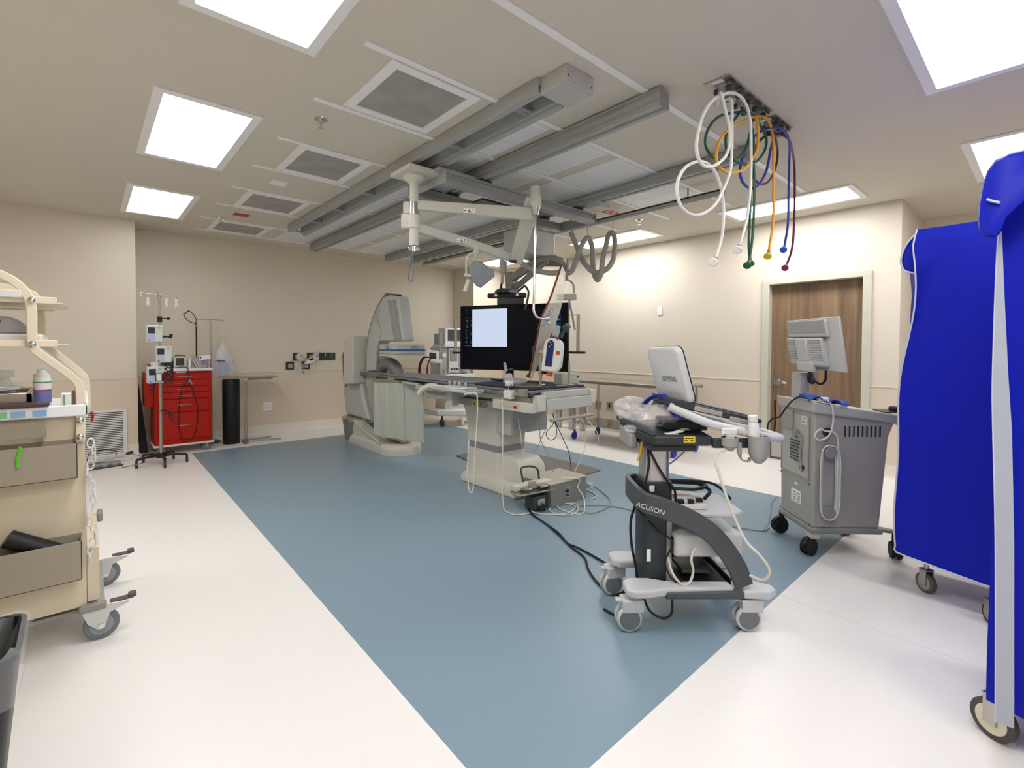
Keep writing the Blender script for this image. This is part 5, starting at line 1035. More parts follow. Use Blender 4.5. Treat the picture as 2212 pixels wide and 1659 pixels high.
for k_ in range(4):
    e = .006*k_
    b = MB(); b.tube([KM @ Vector(p) for p in ((.085, -.022-e, .74+e*.3), (.052-e, -.024-e, .70), (.045-e, -.024-e, .50), (.052-e, -.024-e, .31), (.09, -.024-e, .262-e*.3), (.128+e, -.024-e, .31), (.135+e, -.024-e, .50), (.128+e, -.024-e, .70))], .0045, 6, 6, closed=True); b.build('lead_coil', M_cable_w if k_ % 2 else mat('pale_blue_cable', '#B9C4C8', .5), t, world=True)
b = MB(); b.tube([KM @ Vector(p) for p in ((.07, -.02, 1.045), (.10, -.03, 1.0), (.105, -.035, .90), (.08, -.035, .81), (.02, -.035, .78), (-.01, -.035, .81), (.02, -.035, .85), (.06, -.035, .84), (.115, -.035, .83), (.14, -.03, .78), (.145, -.03, .68), (.14, -.03, .55))], .0055, 8, 6); b.build('lead', M_cable_w, t, world=True)
t = thing('blue_cloth', 'blue cloth folded over the top edge of the grey console', 'cloth', KM @ Vector((.08, .02, 1.03)))
b = MB(); n = 12; rings = []
for i in range(n+1):
    u_ = i/n; rings.append([KM @ Vector((-.05+.26*u_+.01*sin(v_*9), -.03+.17*v_, 1.033-.08*max(0, u_-.2)*.6+.034*sin(u_*7+v_*3)**2+(.004 if j else -.0))) for j, v_ in enumerate((0, .2, .4, .6, .8, 1))])
b.loft(rings, cap=False, closed=False); o = b.build('cloth', mat('cloth_blue', '#3650A0', .8), t, world=True, smooth=70, solid=.006)
cable('cable', 'black cable looping off the left corner of the grey console', [D(x, y, 3.35) for x, y in ((1729, 857), (1712, 865), (1695, 885), (1684, 900), (1672, 903), (1661, 912), (1658, 928), (1664, 938), (1672, 930), (1675, 905), (1674, 880), (1674, 865)) ], .006, M_cable_k)
cable('cable', 'grey cable hanging from the grey console rear to its left caster', [D(x, y, 3.35) for x, y in ((1681, 1073), (1668, 1085), (1665, 1110), (1660, 1132), (1650, 1143))], .005, M_cable_g)
# ================================================================== BLUE GARMENT RACKS (right edge)
M_cov = mat('cover_blue', '#0418AC', .5, var=.08, vscale=5, bump=.35, bscale=9, spec=.25); M_pipe = mat('piping_white', '#C9CDD6', .5)
def cover(name, label, pts, z0, z1, seed, hem, fold=1.0, flare=.05):
    random.seed(seed); t = thing(name, label, 'garment rack', (*pts[0], 0))
    b = MB(); n = 22; rings = []
    C = []
    for i, p in enumerate(pts):
        q = pts[(i+1) % len(pts)]
        for j in range(12): C.append((p[0]+(q[0]-p[0])*j/12, p[1]+(q[1]-p[1])*j/12))
    cx = sum(p[0] for p in C)/len(C); cy = sum(p[1] for p in C)/len(C)
    ph = [random.uniform(0, 6) for _ in C]
    for i in range(n+1):
        v = i/n; z = z0+(z1-z0)*v; ring = []
        for k_, (x, y) in enumerate(C):
            a = fold*(.022*sin(k_*1.9+v*2.2+ph[0])*(1-v)**.5+.012*sin(ph[1]+v*7+k_*.6)+.008*sin(k_*3.7+v*14))
            f = 1+a/.5 - (.03 if v > .97 else 0) + flare*(1-v)*(1-v)
            zz = z+(.05*max(0, 1-min(k_, len(C)-k_)/2.5) if i == 0 else 0)
            ring.append(Vector((cx+(x-cx)*f, cy+(y-cy)*f, zz)))
        rings.append(ring)
    b.loft(rings); b.build('cover', M_cov, t, world=True, smooth=70, bevel=0)
    if hem(0) is not None:
        b = MB(); b.tube([r[0]+Vector((-.004, .004, 0)) for r in reversed(rings)]+[rings[0][1]+Vector((-.004, 0, -.002)), rings[0][3]+Vector((-.004, 0, -.002))], .0045, 6, 2); b.build('piping', M_pipe, t, world=True)
    return t
R1 = cover('garment_rack', 'farther tall rack under a royal blue cover, left of the two at the right edge', [(3.47, .53), (3.47, -.75), (3.98, -.75), (3.98, .53)], .17, 2.045, 1, lambda u: .0)
b = MB(); b.loft([[X(x, y, d_) for x, y in ((1990, 500), (1965, 520), (1950, 548), (1947, 570), (1955, 584), (1978, 588), (1984, 560))] for d_ in (3.5, 3.56)]); b.build('shoulder_flap', M_cov, R1, world=True, bevel=.008)
b = MB(); b.tube([X(x, y, 3.495) for x, y in ((1975, 508), (1957, 530), (1947, 555), (1947, 572), (1956, 586), (1978, 590))], .005, 6, 5); b.build('piping', M_pipe, R1, world=True)
def rcaster(parent, x, y, r, m, hubm, rz=1.3):
    M = Matrix.Translation((x, y, 0)) @ Matrix.Rotation(rz, 4, 'Z')
    b = MB(); b.cyl(M @ Vector((0, -.016, r)), M @ Vector((0, .016, r)), r, n=28); c = b.build('caster', m, parent, bevel=.005, world=True)
    b = MB(); b.cyl(M @ Vector((0, -.0175, r)), M @ Vector((0, .0175, r)), r*.72, n=24); b.build('hub', hubm, c, world=True, bevel=.002)
    b = MB(); [b.box(-.02, s_*.022-.002, r*.8, .02, s_*.022+.002, r*2+.02, M) for s_ in (-1, 1)]; b.box(-.024, -.024, r*2+.015, .024, .024, r*2+.022, M); b.cyl(M @ Vector((0, 0, r*2+.02)), M @ Vector((0, 0, r*2+.08)), .012); b.build('fork', M_steel, c, world=True)
rcaster(R1, 3.56, .455, .055, mat('tyre_brown_grey', '#5E5A55', .6), M_mgrey, .9); rcaster(R1, 3.40, .18, .05, M_black, M_mgrey, .6)
R2 = cover('garment_rack', 'nearer tall rack under a blue cover with a grey strip, cut by the right edge', [(2.335, .128), (2.335, -1.1), (2.88, -1.1), (2.88, .128)], .11, 2.03, 7, lambda u: None, .12, 0)
b = MB(); b.loft([[X(x, y, d_) for x, y in ((2160, 425), (2151, 597), (2144, 808), (2144, 900), (2150, 1174), (2150, 1560), (2191, 1574), (2191, 1174), (2186, 930), (2178, 808), (2170, 640), (2164, 496))] for d_ in (2.29, 2.294)]); b.build('edge_strip', mat('strip_grey', '#A9B0BE', .5, var=.04), R2, world=True)
b = MB(); b.tube([X(x, y, 2.29) for x, y in ((2160, 425), (2151, 597), (2144, 808), (2144, 900), (2150, 1174), (2150, 1560))], .002, 6, 4); b.build('piping', M_pipe, R2, world=True)
b = MB(); fl = [(2122, 400), (2132, 370), (2150, 345), (2180, 330), (2230, 318), (2230, 420), (2175, 470), (2163, 500), (2150, 514), (2128, 512), (2114, 498), (2112, 478), (2115, 440)]
cxx = sum(p[0] for p in fl)/len(fl); cyy = sum(p[1] for p in fl)/len(fl)
b.loft([[X(cxx+(x-cxx)*f, cyy+(y-cyy)*f, d_) for x, y in fl] for f, d_ in ((.93, 2.22), (1, 2.25), (1, 2.36), (.95, 2.40))]); b.build('shoulder_flap', M_cov, R2, world=True, smooth=60)
b = MB(); b.tube([X(x, y, 2.21) for x, y in ((2132, 430), (2142, 434), (2152, 436), (2160, 438))], .004, 6, 4); b.build('piping', M_pipe, R2, world=True)
rcaster(R2, 2.40, .115, .068, mat('tyre_grey', '#4B4642', .6), mat('cream_wheel', '#D8D2B8', .45), 1.05)
rcaster(R2, 2.80, -.9, .068, mat('tyre_grey', '#4B4642', .6), mat('cream_wheel', '#D8D2B8', .45), 1.05)
# ================================================================== CREAM SUPPLY CART (left edge)
t = thing('supply_cart', 'cream metal supply cart with angled trays and tube frame, cut by the left edge', 'supply cart', (-.5, 3.27, 0))
W = dict(parent=t, world=True)
XR_, XL_, YF_, YB_ = -.005, -1.05, 2.96, 3.60
b = MB(); b.box(XL_, YF_, .17, XR_, YB_, 1.07); b.build('cabinet', M_cream, bevel=.006, **W)
b = MB(); b.box(XL_, YF_-.025, 1.07, XR_+.012, YB_+.02, 1.09); b.box(XL_, YF_-.03, 1.06, XR_+.014, YF_-.02, 1.112); b.box(XR_, YF_-.03, 1.05, XR_+.014, YB_+.02, 1.125); b.build('white_worktop', mat('worktop_white', '#E9ECEE', .3, coat=.2), bevel=.006, **W)
def tray(x0, x1, z0, z1, dy):
    b = MB(); th = .004
    b.box(x0, YF_-dy, z0, x1, YF_-dy+th, z1); b.box(x0, YF_-dy, z0, x1, YF_-.001, z0+th)
    b.box(x1-th, YF_-dy, z0, x1, YF_-.001, z1); b.box(x0, YF_-.006, z0, x1, YF_-.001, z1+.01)
    b.build('front_tray', M_taupe, bevel=.001, **W)
b = MB(); b.loft([[Vector((x, y, z)) for y, z in ((2.935, .975), (2.87, .985), (2.86, 1.035), (2.866, 1.035), (2.876, .99), (2.935, .98))] for x in (-1.0, -.13)]); b.box(-.134, 2.865, .98, -.13, 2.95, 1.035); b.build('front_tray', M_taupe, **W)
tray(-1.0, -.03, .79, .945, .085); tray(-1.0, -.02, .335, .51, .10)
# rectangular tube frame, near and far
M_tube = mat('cream_tube', '#E3D8C0', .35)
for y, nm in ((2.945, 0), (3.585, 1)):
    b = MB(); b.strip([(-.75, y, 1.69), (-.45, y, 1.695), (-.32, y, 1.692), (-.25, y, 1.672), (-.195, y, 1.62), (-.172, y, 1.55), (-.17, y, 1.46), (-.17, y, 1.40), (-.165, y, 1.365), (-.13, y, 1.325), (-.06, y, 1.255), (-.025, y, 1.21), (-.017, y, 1.16), (-.017, y, 1.06), (-.02, y, .94)] if not nm else [(-.75, y, 1.69), (-.25, y, 1.672), (-.175, y, 1.55), (-.17, y, 1.40), (-.12, y, 1.34), (-.03, y, 1.24), (.0, y, 1.19), (.004, y, 1.10), (.004, y, 1.0)], .034, .016, (0, 1, 0), 4); b.build('tube_frame', M_tube, bevel=.004, **W)
for y in (2.943,):
    for z in (1.10, 1.035):
        pass
for (x, z) in ((-.17, 1.575), (-.17, 1.385), (-.02, 1.04), (-.02, .965)):
    b = MB(); b.sphere((x, 2.932, z), .014, 8, (1, .6, 1)); b.build('chrome_bolt', M_chrome, **W)
for z in (1.575, 1.385):
    b = MB(); b.box(-1.0, 2.955, z-.012, -.09, 2.965, z+.018); b.build('shelf_rail', M_tube, bevel=.003, **W)
    b = MB(); b.box(-1.0, 3.575, z-.012, -.12, 3.585, z+.018); b.build('shelf_rail', M_tube, bevel=.003, **W)
    b = MB(); b.loft([[Vector((x, y, zz)) for x, y in ((-1.0, 2.965), (-.11, 2.965), (-.06, 3.1), (-.06, 3.45), (-.11, 3.575), (-1.0, 3.575))] for zz in (z-.006, z)]); b.build('upper_shelf', M_tube, bevel=.002, **W)
b = MB(); b.box(XR_-.03, 2.93, .145, XR_+.07, 2.965, .18); b.build('bumper', mat('bumper_grey', '#8C8A84', .5), bevel=.008, **W)
b = MB(); b.box(XR_+.001, 2.965, .185, XR_+.045, 3.58, .435); b.build('end_panel', M_cream, bevel=.002, **W)
b = MB(); b.box(XR_+.045, 3.50, .40, XR_+.07, 3.60, .45); b.build('bumper', mat('bumper_grey', '#8C8A84', .5), bevel=.008, **W)
def lcaster(x, y):
    b = MB(); b.cyl((x, y-.014, .068), (x, y+.014, .068), .067, n=32); c = b.build('caster', M_wheel, bevel=.006, **W)
    b = MB(); b.cyl((x, y-.0155, .068), (x, y+.0155, .068), .045, n=28); b.build('hub', mat('hub_grey', '#8A9198', .45), c, bevel=.002, world=True)
    b = MB(); b.loft([[Vector((x+xx, y+yy, zz)) for xx, zz in ((-.075, .16), (.03, .165), (.10, .155), (.10, .145), (.03, .12), (.012, .055), (-.012, .05), (-.05, .09))] for yy in (-.024, -.020)]); b.build('fork', mat('fork_zinc', '#C6CAC6', .3, metal=.3), c, bevel=.002, world=True)
    b = MB(); b.cyl((x, y-.03, .068), (x, y-.02, .068), .012, n=12); b.build('axle_nut', M_chrome, c, world=True)
    b = MB(); b.box(x+.03, y-.02, .158, x+.12, y+.02, .168); b.box(x+.10, y-.022, .162, x+.13, y+.022, .18); b.build('brake_lever', mat('lever_brown', '#51474A', .45), c, bevel=.004, world=True)
lcaster(.045, 2.96); lcaster(.075, 3.60)
b = MB(); b.box(-.20, 3.0, .13, .06, 3.6, .145); b.build('under_plate', M_mgrey, **W)
for z in (1.03,):
    for i, (x, c) in enumerate(((-.33, '#E9DCD6'), (-.27, '#7FCB8C'), (-.215, '#8FB8DC'), (-.15, '#86B6DE'))):
        b = MB(); b.box(x-.022, 2.9275, z+.04, x+.022, 2.9295, z+.066); b.build('colour_label', mat('lab%d' % i, c, .5), **W)
b = MB(); b.strip([(-.212, 2.872, .952), (-.206, 2.87, .945), (-.214, 2.868, .90), (-.212, 2.866, .865)], .012, .002, (0, 1, 0), 3); tag(b.build('green_tag', mat('tag_green', '#5FB52A', .5)), 'bright green tag hanging over the middle tray of the cream cart', 'tag')
# linked white plastic hooks
t = thing('hook_chain', 'chain of white plastic loops hanging down the right end of the cream cart', 'chain', (.02, 2.93, 1.0))
random.seed(6)
for i in range(17):
    z = .93-.033*i; a = i*1.1
    b = MB(); b.tube([(.015+.012*sin(a)+.012*cos(q)*cos(a), 2.935+.010*cos(q)*sin(a), z+.022*sin(q)) for q in [j*2*pi/10 for j in range(10)]], .0032, 6, 3, closed=True); b.build('loop', M_white, t, world=True)
b = MB(); b.tube([(.018, 2.93, 1.075), (.024, 2.93, 1.06), (.020, 2.93, 1.03)], .005, 8, 4); b.build('red_cord', M_redp, t, world=True)
# things on the cart
t = thing('wipes_canister', 'white canister with purple and green label on the cream cart', 'canister', (-.15, 3.12, 1.09)); t.scale = (.66, .66, .80)
b = MB(); b.lathe([(.045, 0), (.047, .005), (.047, .165), (.043, .175)], n=28); b.build('body', M_white, t)
b = MB(); b.lathe([(.0435, .175), (.0435, .195), (.028, .20), (.028, .222), (.02, .225)], n=28); b.build('lid', M_white, t)
b = MB(); b.lathe([(.0476, .03), (.0476, .10)], n=28, cap=False); b.build('purple_label', mat('label_purple', '#6B6FA8', .5, var=.25, vscale=50), t)
b = MB(); b.lathe([(.0478, .145), (.0478, .152)], n=28, cap=False); b.build('green_band', mat('label_green', '#4E8F68', .5), t)
b = MB(); b.lathe([(.0478, .10), (.0478, .106)], n=28, cap=False); b.build('magenta_band', mat('label_magenta', '#9A3A5E', .5), t)
b = MB(); b.box(-.085, 3.04, 1.0905, -.05, 3.11, 1.155); o = b.build('small_box', M_label, bevel=.002); tag(o, 'small white carton with green print right of the canister on the cream cart', 'box')
b = MB(); b.box(-.078, 3.038, 1.10, -.07, 3.0395, 1.15); b.build('green_print', mat('print_green', '#7FA98A', .5), o)
b = MB(); b.box(-.048, 3.06, 1.0905, -.03, 3.13, 1.165); tag(b.build('small_box', mat('box_brown', '#6F5348', .6), bevel=.002), 'slim dark brown carton beside the white carton on the cream cart', 'box')
t = thing('instrument_tray', 'brushed steel instrument tray standing on the cream cart worktop', 'tray', (-.55, 3.2, 1.09))
b = MB(); b.box(-.95, 3.02, 1.0905, -.175, 3.045, 1.17); b.box(-.95, 3.02, 1.0905, -.175, 3.4, 1.10); b.box(-.20, 3.02, 1.0905, -.175, 3.4, 1.17); b.box(-.95, 3.38, 1.0905, -.175, 3.4, 1.17); b.build('tray_body', M_steel, t, bevel=.004, world=True)
p = (-.33, 3.10, 1.188); crumple('tissue_stack', 'loose white tissues heaped over the steel tray on the cream cart', 'tissues', p, (.12, .07, .014), M_white, 9, 8, .3)
t = thing('spray_bottle', 'white spray bottle head above the steel tray at the left edge', 'spray bottle', (-.275, 3.2, 1.101))
b = MB(); b.lathe([(.03, 0), (.032, .01), (.032, .09), (.012, .13)], n=20); b.build('bottle', M_white, t)
b = MB(); b.box(-.05, -.012, .13, .03, .012, .165); b.box(-.065, -.006, .14, -.05, .006, .16); b.tube([(-.02, 0, .13), (-.035, 0, .115), (-.03, 0, .09)], .004, 6, 3); b.build('trigger_head', M_white, t, bevel=.004)
b = MB(); b.box(-.42, 2.915, 1.113, -.12, 3.0, 1.128); tag(b.build('folder', mat('folder_brown', '#4A3A3C', .6), bevel=.002), 'dark brown folder lying at the front edge of the cream cart worktop', 'folder')
t = thing('printer_unit', 'grey boxy device with a slot on the lower upper shelf of the cream cart', 'printer', (-.45, 3.2, 1.39))
b = MB(); b.box(-.75, 3.0, 1.3875, -.14, 3.4, 1.43); b.build('base', M_white, t, bevel=.008, world=True)
b = MB(); b.loft([[Vector((x, y, z)) for x, y in ((-.75, 3.02), (-.2+e, 3.02), (-.2+e, 3.38), (-.75, 3.38))] for e, z in ((0, 1.4305), (-.01, 1.47), (-.04, 1.505))]); b.build('cover', mat('printer_grey', '#9B9A98', .4), t, bevel=.01, world=True)
b = MB(); b.box(-.42, 3.018, 1.478, -.27, 3.021, 1.49); b.build('slot', M_usdk, t, world=True)
b = MB(); b.box(-.35, 2.935, 1.583, -.20, 2.95, 1.615); tag(b.build('power_strip_small', M_white, bevel=.003), 'white bracket strip on the near top rail of the cream cart', 'bracket')
b = MB(); F9 = frame((-.28, 2.91, .50), (.75, 0, -.42)); b.cyl((-.255, 2.912, .565), (-.05, 2.912, .43), .037, n=24); tag(b.build('black_roll', mat('black_bag_roll', '#101012', .5, bump=.5, bscale=60)), 'black cylinder roll leaning in the bottom tray of the cream cart', 'roll')
# ================================================================== TRASH CAN
t = thing('trash_can', 'black plastic waste bin with a clear liner, bottom left corner', 'trash can', (-.36, 2.06, 0))
def ringz(w, l, z, r=.05): return [Vector((x, y, z)) for x, y in rrect(w, l, r, 5)]
b = MB(); b.loft([ringz(.30, .21, 0), ringz(.32, .23, .02), ringz(.41, .31, .49), ringz(.425, .325, .495), ringz(.425, .325, .51), ringz(.40, .30, .51), ringz(.31, .22, .03)], cap=True); b.build('bin', mat('bin_black', '#17171A', .45), t, smooth=50)
random.seed(12); b = MB(); rings = []
for w, l, z, a in ((.405, .305, .36, .004), (.425, .325, .40, .004), (.445, .345, .47, .005), (.440, .340, .512, .003), (.40, .30, .515, .006), (.36, .26, .42, .02), (.32, .22, .25, .03)):
    rings.append([v+Vector((random.uniform(-a, a), random.uniform(-a, a), random.uniform(-a, a)*1.5)) for v in ringz(w, l, z)])
b.loft(rings, cap=False); b.build('clear_liner', mat('liner_film', '#E6E8EA', .15, alpha=.16, spec=.9, var=0), t, smooth=60)
# ================================================================== LEFT WALL: return-air grille, power strip
t = thing('wall_grille', 'white louvred air grille low on the left wall', 'air vent', (.17, 7.61, .32))
b = MB()
for a in ((-.05, .03, -.02, .60), (.345, .03, .38, .60), (-.02, .03, .345, .06), (-.02, .57, .345, .60)):
    b.box(a[0], 7.595, a[1], a[2], 7.612, a[3])
b.build('frame', M_white, t, bevel=.002, world=True)
b = MB(); b.box(-.02, 7.609, .06, .345, 7.612, .57); b.build('dark_back', M_usdk, t, world=True)
b = MB()
for k_ in range(24): b.box(-.02, 7.597, .066+k_*.021, .345, 7.609, .077+k_*.021, None)
b.build('louvres', M_white, t, world=True)
t = thing('power_strip', 'dark power strip with round sockets lying on the floor below the grille', 'power strip', (.12, 7.2, 0))
Mp = Matrix.Translation((.16, 7.1, 0)) @ Matrix.Rotation(.25, 4, 'Z')
b = MB(); b.box(-.20, -.05, .0, .15, .05, .015, Mp); b.build('base', M_dgrey, t, bevel=.003, world=True)
for x in (-.13, .0, .09):
    b = MB(); b.cyl(Mp @ Vector((x, 0, .015)), Mp @ Vector((x, 0, .035)), .035); b.build('socket', M_mgrey, t, world=True)
t = thing('white_adapter', 'white elongated adapter with a dark handle behind the power strip on the floor', 'adapter', (.2, 7.3, 0))
b = MB(); b.strip([(.0, 7.22, .05), (.35, 7.34, .075)], .05, .035, (0, 0, 1)); b.build('body', M_mwhite, t, bevel=.008, world=True)
b = MB(); b.cyl((.36, 7.34, .085), (.42, 7.36, .095), .018); b.build('plug_handle', M_usdk, t, world=True)
b = MB(); b.box(.02, 7.22, 0, .30, 7.30, .03); b.build('foot', M_mgrey, t, world=True)
cable('wire_stand', 'thin dark wire hoop standing on the floor before the grille', [(.0, 7.25, .02), (.02, 7.28, .14), (.08, 7.3, .165), (.24, 7.33, .15), (.27, 7.33, .06)], .004, M_cable_k, 'wire stand')
cable('cable', 'thin black cable curling on the floor right of the grille', [(.40, 7.35, .08), (.48, 7.3, .05), (.50, 7.1, .006), (.40, 7.0, .006), (.30, 6.95, .006)], .003, M_cable_k)
# ================================================================== RED CRASH CART
t = thing('red_cart', 'red metal crash cart with six drawers and a white top, by the back wall', 'medical cart', (.95, 7.62, 0))
W = dict(parent=t, world=True)
RX0, RX1, RY0, RY1 = .64, 1.255, 7.42, 7.88
b = MB(); b.box(RX0, RY0, .125, RX1, RY1, 1.055); b.build('cabinet', M_red, bevel=.006, **W)
b = MB(); b.box(RX0-.02, RY0-.02, 1.055, RX1+.012, RY1+.02, 1.09); b.build('white_top', M_white, bevel=.006, **W)
b = MB(); b.box(RX0-.015, RY0-.015, .10, RX1+.025, RY1+.015, .125); b.build('white_base', mat('base_offwhite', '#E3D6D0', .4), bevel=.006, **W)
b = MB(); b.box(RX0+.02, RY0-.004, 1.032, RX1-.02, RY0, 1.05); b.build('lock_band', M_red, bevel=.001, **W)
zs = [1.029, .946, .863, .785, .702, .53, .18]
for i in range(6):
    b = MB(); b.box(RX0+.035, RY0-.02, zs[i+1]+.006, RX1-.035, RY0-.0005, zs[i]-.006); d_ = b.build('drawer', M_red, bevel=.003, **W)
    zc = (zs[i]+zs[i+1])/2+(0 if i < 4 else .01)
    b = MB(); b.cyl((.88, RY0-.038, zc), (1.02, RY0-.038, zc), .004, n=8); b.cyl((.88, RY0-.038, zc), (.88, RY0-.012, zc), .004, n=8); b.cyl((1.02, RY0-.038, zc), (1.02, RY0-.012, zc), .004, n=8); b.build('pull_handle', M_chrome, d_, world=True)
b = MB(); b.cyl((1.2, RY0-.008, 1.04), (1.2, RY0, 1.04), .010); b.build('key_lock', M_black, **W)
b = MB(); b.box(.87, RY0-.006, 1.033, .97, RY0-.004, 1.049); b.build('name_plate', M_steel, **W)
b = MB(); b.box(.55, 7.44, .62, .638, 7.8, 1.04); b.build('side_bin', M_red, bevel=.004, **W)
b = MB(); b.box(.548, 7.46, .66, .551, 7.50, .74); b.build('bin_latch', M_black, **W)
for x, y in ((.70, 7.47), (1.20, 7.47), (.70, 7.83), (1.20, 7.83)):
    b = MB(); b.cyl((x-.0, y-.014, .051), (x, y+.014, .051), .05, n=22); c = b.build('caster', M_wheel, bevel=.004, **W)
    b = MB(); [b.box(x-.012, y+s_*.018-.002, .04, x+.012, y+s_*.018+.002, .10) for s_ in (-1, 1)]; b.box(x-.014, y-.02, .096, x+.014, y+.02, .10); b.build('fork', M_steel, c, world=True)
# things on the red cart (z = 1.09)
def sbox(name, label, cat, x0, y0, x1, y1, h, m, z=1.0905, rz=0):
    cx_, cy2 = (x0+x1)/2, (y0+y1)/2
    M = Matrix.Translation((cx_, cy2, z)) @ Matrix.Rotation(rz, 4, 'Z'); b = MB(); b.box(x0-cx_, y0-cy2, 0, x1-cx_, y1-cy2, h, M); return tag(b.build(name, m, bevel=.003), label, cat)
t = thing('defibrillator', 'white monitor with a dark photo-like screen leaning on top of the red cart', 'medical monitor', (.95, 7.6, 1.09))
b = MB(); b.box(.86, 7.58, 1.10, 1.0, 7.68, 1.235); b.build('body', M_mwhite, t, bevel=.006, world=True)
b = MB(); b.box(.885, 7.576, 1.125, .975, 7.58, 1.222); b.build('screen', mat('screen_dim', '#3A3838', .2, var=.5, vscale=30), t, world=True)
b = MB(); b.tube([(.87, 7.6, 1.235), (.89, 7.6, 1.25), (.97, 7.6, 1.25), (.99, 7.6, 1.235)], .006, 8, 4); b.build('carry_handle', M_usdk, t, world=True)
b = MB(); b.box(.865, 7.56, 1.0905, 1.02, 7.7, 1.10); b.build('foot', M_mgrey, t, world=True)
t = thing('vital_monitor', 'white device with a wide dark screen behind the pole pumps on the red cart', 'medical monitor', (.76, 7.6, 1.09))
b = MB(); b.box(.69, 7.60, 1.0905, .855, 7.70, 1.24); b.build('body', M_mwhite, t, bevel=.006, world=True)
b = MB(); b.box(.72, 7.596, 1.125, .85, 7.60, 1.20); b.build('screen', M_usdk, t, world=True)
sbox('carton', 'white carton at the left end of the red cart top', 'box', .615, 7.50, .69, 7.6, .075, M_label)
sbox('binder', 'white binder standing right of the screen on the red cart', 'binder', 1.022, 7.56, 1.043, 7.72, .115, M_label); sbox('binder', 'tan binder standing beside the white one on the red cart', 'binder', 1.046, 7.56, 1.062, 7.72, .11, mat('binder_tan', '#A8855E', .6))
t = thing('red_tubing', 'red spiky tubing bunch at the left edge of the red cart top', 'tubing', (.60, 7.5, 1.09))
b = MB(); b.tube([(.62, 7.52, 1.10), (.60, 7.5, 1.13), (.57, 7.5, 1.15), (.54, 7.5, 1.15)], .005, 6, 4); b.sphere((.60, 7.5, 1.13), .016, 6); b.build('tube', mat('dull_red', '#9A2A28', .4), t, world=True)
for i in range(4):
    t = thing('wrapped_syringe', 'slanted clear-wrapped tube leaning in a bunch on the red cart, %s' % ('leftmost', 'second', 'third', 'rightmost')[i], 'syringe', (1.09+.028*i, 7.5, 1.09), 0, 'wrapped tubes leaning on the red cart')
    b = MB(); b.cyl((1.105+.032*i, 7.50, 1.098), (1.075+.028*i, 7.62, 1.20), .011, n=10); b.build('tube', mat('wrap_silver', '#B9BBBC', .25, var=.15, vscale=40), t, world=True)
t = thing('dark_pouch', 'dark clear pouch with a white printed sheet at the right end of the red cart', 'pouch', (1.2, 7.6, 1.09))
b = MB(); b.loft([[Vector((x, y, z)) for x, y in ((1.165, 7.52), (1.24, 7.52), (1.245, 7.60), (1.17, 7.60))] for z in (1.0905, 1.21)]); b.build('pouch', mat('pouch_grey', '#85858C', .3, var=.3, vscale=30), t, bevel=.01, world=True)
Fq = frame((1.19, 7.515, 1.225), (0, -1, .1), (1, 0, .12)); b = MB(); b.prism([(-.06, -.03), (.07, -.026), (.072, .02), (.055, .032), (-.065, .028)], Fq, .003); b.build('sheet', mat('sheet_lilac', '#E9E4F2', .5), t, world=True)
b = MB(); b.box(-.045, -.018, .003, -.035, .018, .0036, Fq); b.box(-.068, -.02, .003, -.058, .026, .0036, Fq); b.build('print_bar', M_usdk, t, world=True)
t = thing('grey_funnel', 'grey fan-shaped clear packet standing behind the tubes on the red cart', 'packet', (1.1, 7.7, 1.09))
b = MB(); b.loft([[Vector(p) for p in r] for r in (((1.10, 7.66, 1.0905), (1.14, 7.66, 1.0905), (1.14, 7.68, 1.0905), (1.10, 7.68, 1.0905)), ((1.06, 7.66, 1.26), (1.15, 7.66, 1.23), (1.15, 7.665, 1.23), (1.06, 7.665, 1.26)))]); b.build('packet', mat('packet_film', '#B8B4AC', .3, alpha=.7), t, world=True)
cable('cable', 'black lead hanging in a long loop over the front of the red cart', [(.87, 7.45, 1.10), (.95, 7.40, 1.11), (.99, 7.39, 1.08), (.995, 7.385, .98), (.98, 7.38, .93), (.93, 7.38, .86), (.90, 7.38, .7), (.885, 7.38, .5), (.89, 7.38, .3), (.93, 7.38, .17), (1.0, 7.38, .155), (1.06, 7.38, .25), (1.09, 7.38, .45), (1.085, 7.38, .62), (1.05, 7.38, .78), (1.01, 7.38, .90)], .005, mat('lead_darkred', '#2C1012', .5))
b = MB(); b.cyl((1.0, 7.375, .945), (1.03, 7.375, .885), .012, .008); tag(b.build('cable_clip', M_mgrey), 'grey clip end of the lead on the red cart front', 'clip')
# black slanted board between wall and red cart
b = MB(); b.loft([[Vector(p) for p in r] for r in (((.50, 7.72, .0), (.60, 7.72, .0), (.60, 7.78, .0), (.50, 7.78, .0)), ((.50, 7.86, .90), (.515, 7.86, .90), (.515, 7.9, .90), (.50, 7.9, .90)))]); tag(b.build('black_bag', mat('bag_black', '#0E1010', .7)), 'black slanted folded object leaning behind the red cart in the corner', 'bag')
# ================================================================== IV POLE WITH PUMPS
t = thing('iv_pole', 'chrome infusion pole on a black five-leg base before the red cart', 'iv pole', (.655, 6.9, 0))
b = MB(); b.cyl((0, 0, .09), (0, 0, 1.05), .017); b.build('lower_pole', M_steel, t)
b = MB(); b.cyl((0, 0, 1.0), (0, 0, 1.97), .011); b.build('upper_pole', M_steel, t)
for k_ in range(5):
    a = radians(200+72*k_)
    b = MB(); e = Vector((.25*cos(a), .25*sin(a), 0))
    b.strip([(0, 0, .10), e*.5+Vector((0, 0, .105)), e+Vector((0, 0, .095))], .03, .024, (0, 0, 1)); lg = b.build('leg', M_black, t, bevel=.006)
    b = MB(); b.cyl(e+Vector((-.012, 0, .031)), e+Vector((.012, 0, .031)), .030, n=16); b.cyl(e+Vector((0, 0, .05)), e+Vector((0, 0, .09)), .012); b.build('caster', mat('caster_chromeblack', '#3A3A3C', .3, metal=.5), lg, bevel=.003)
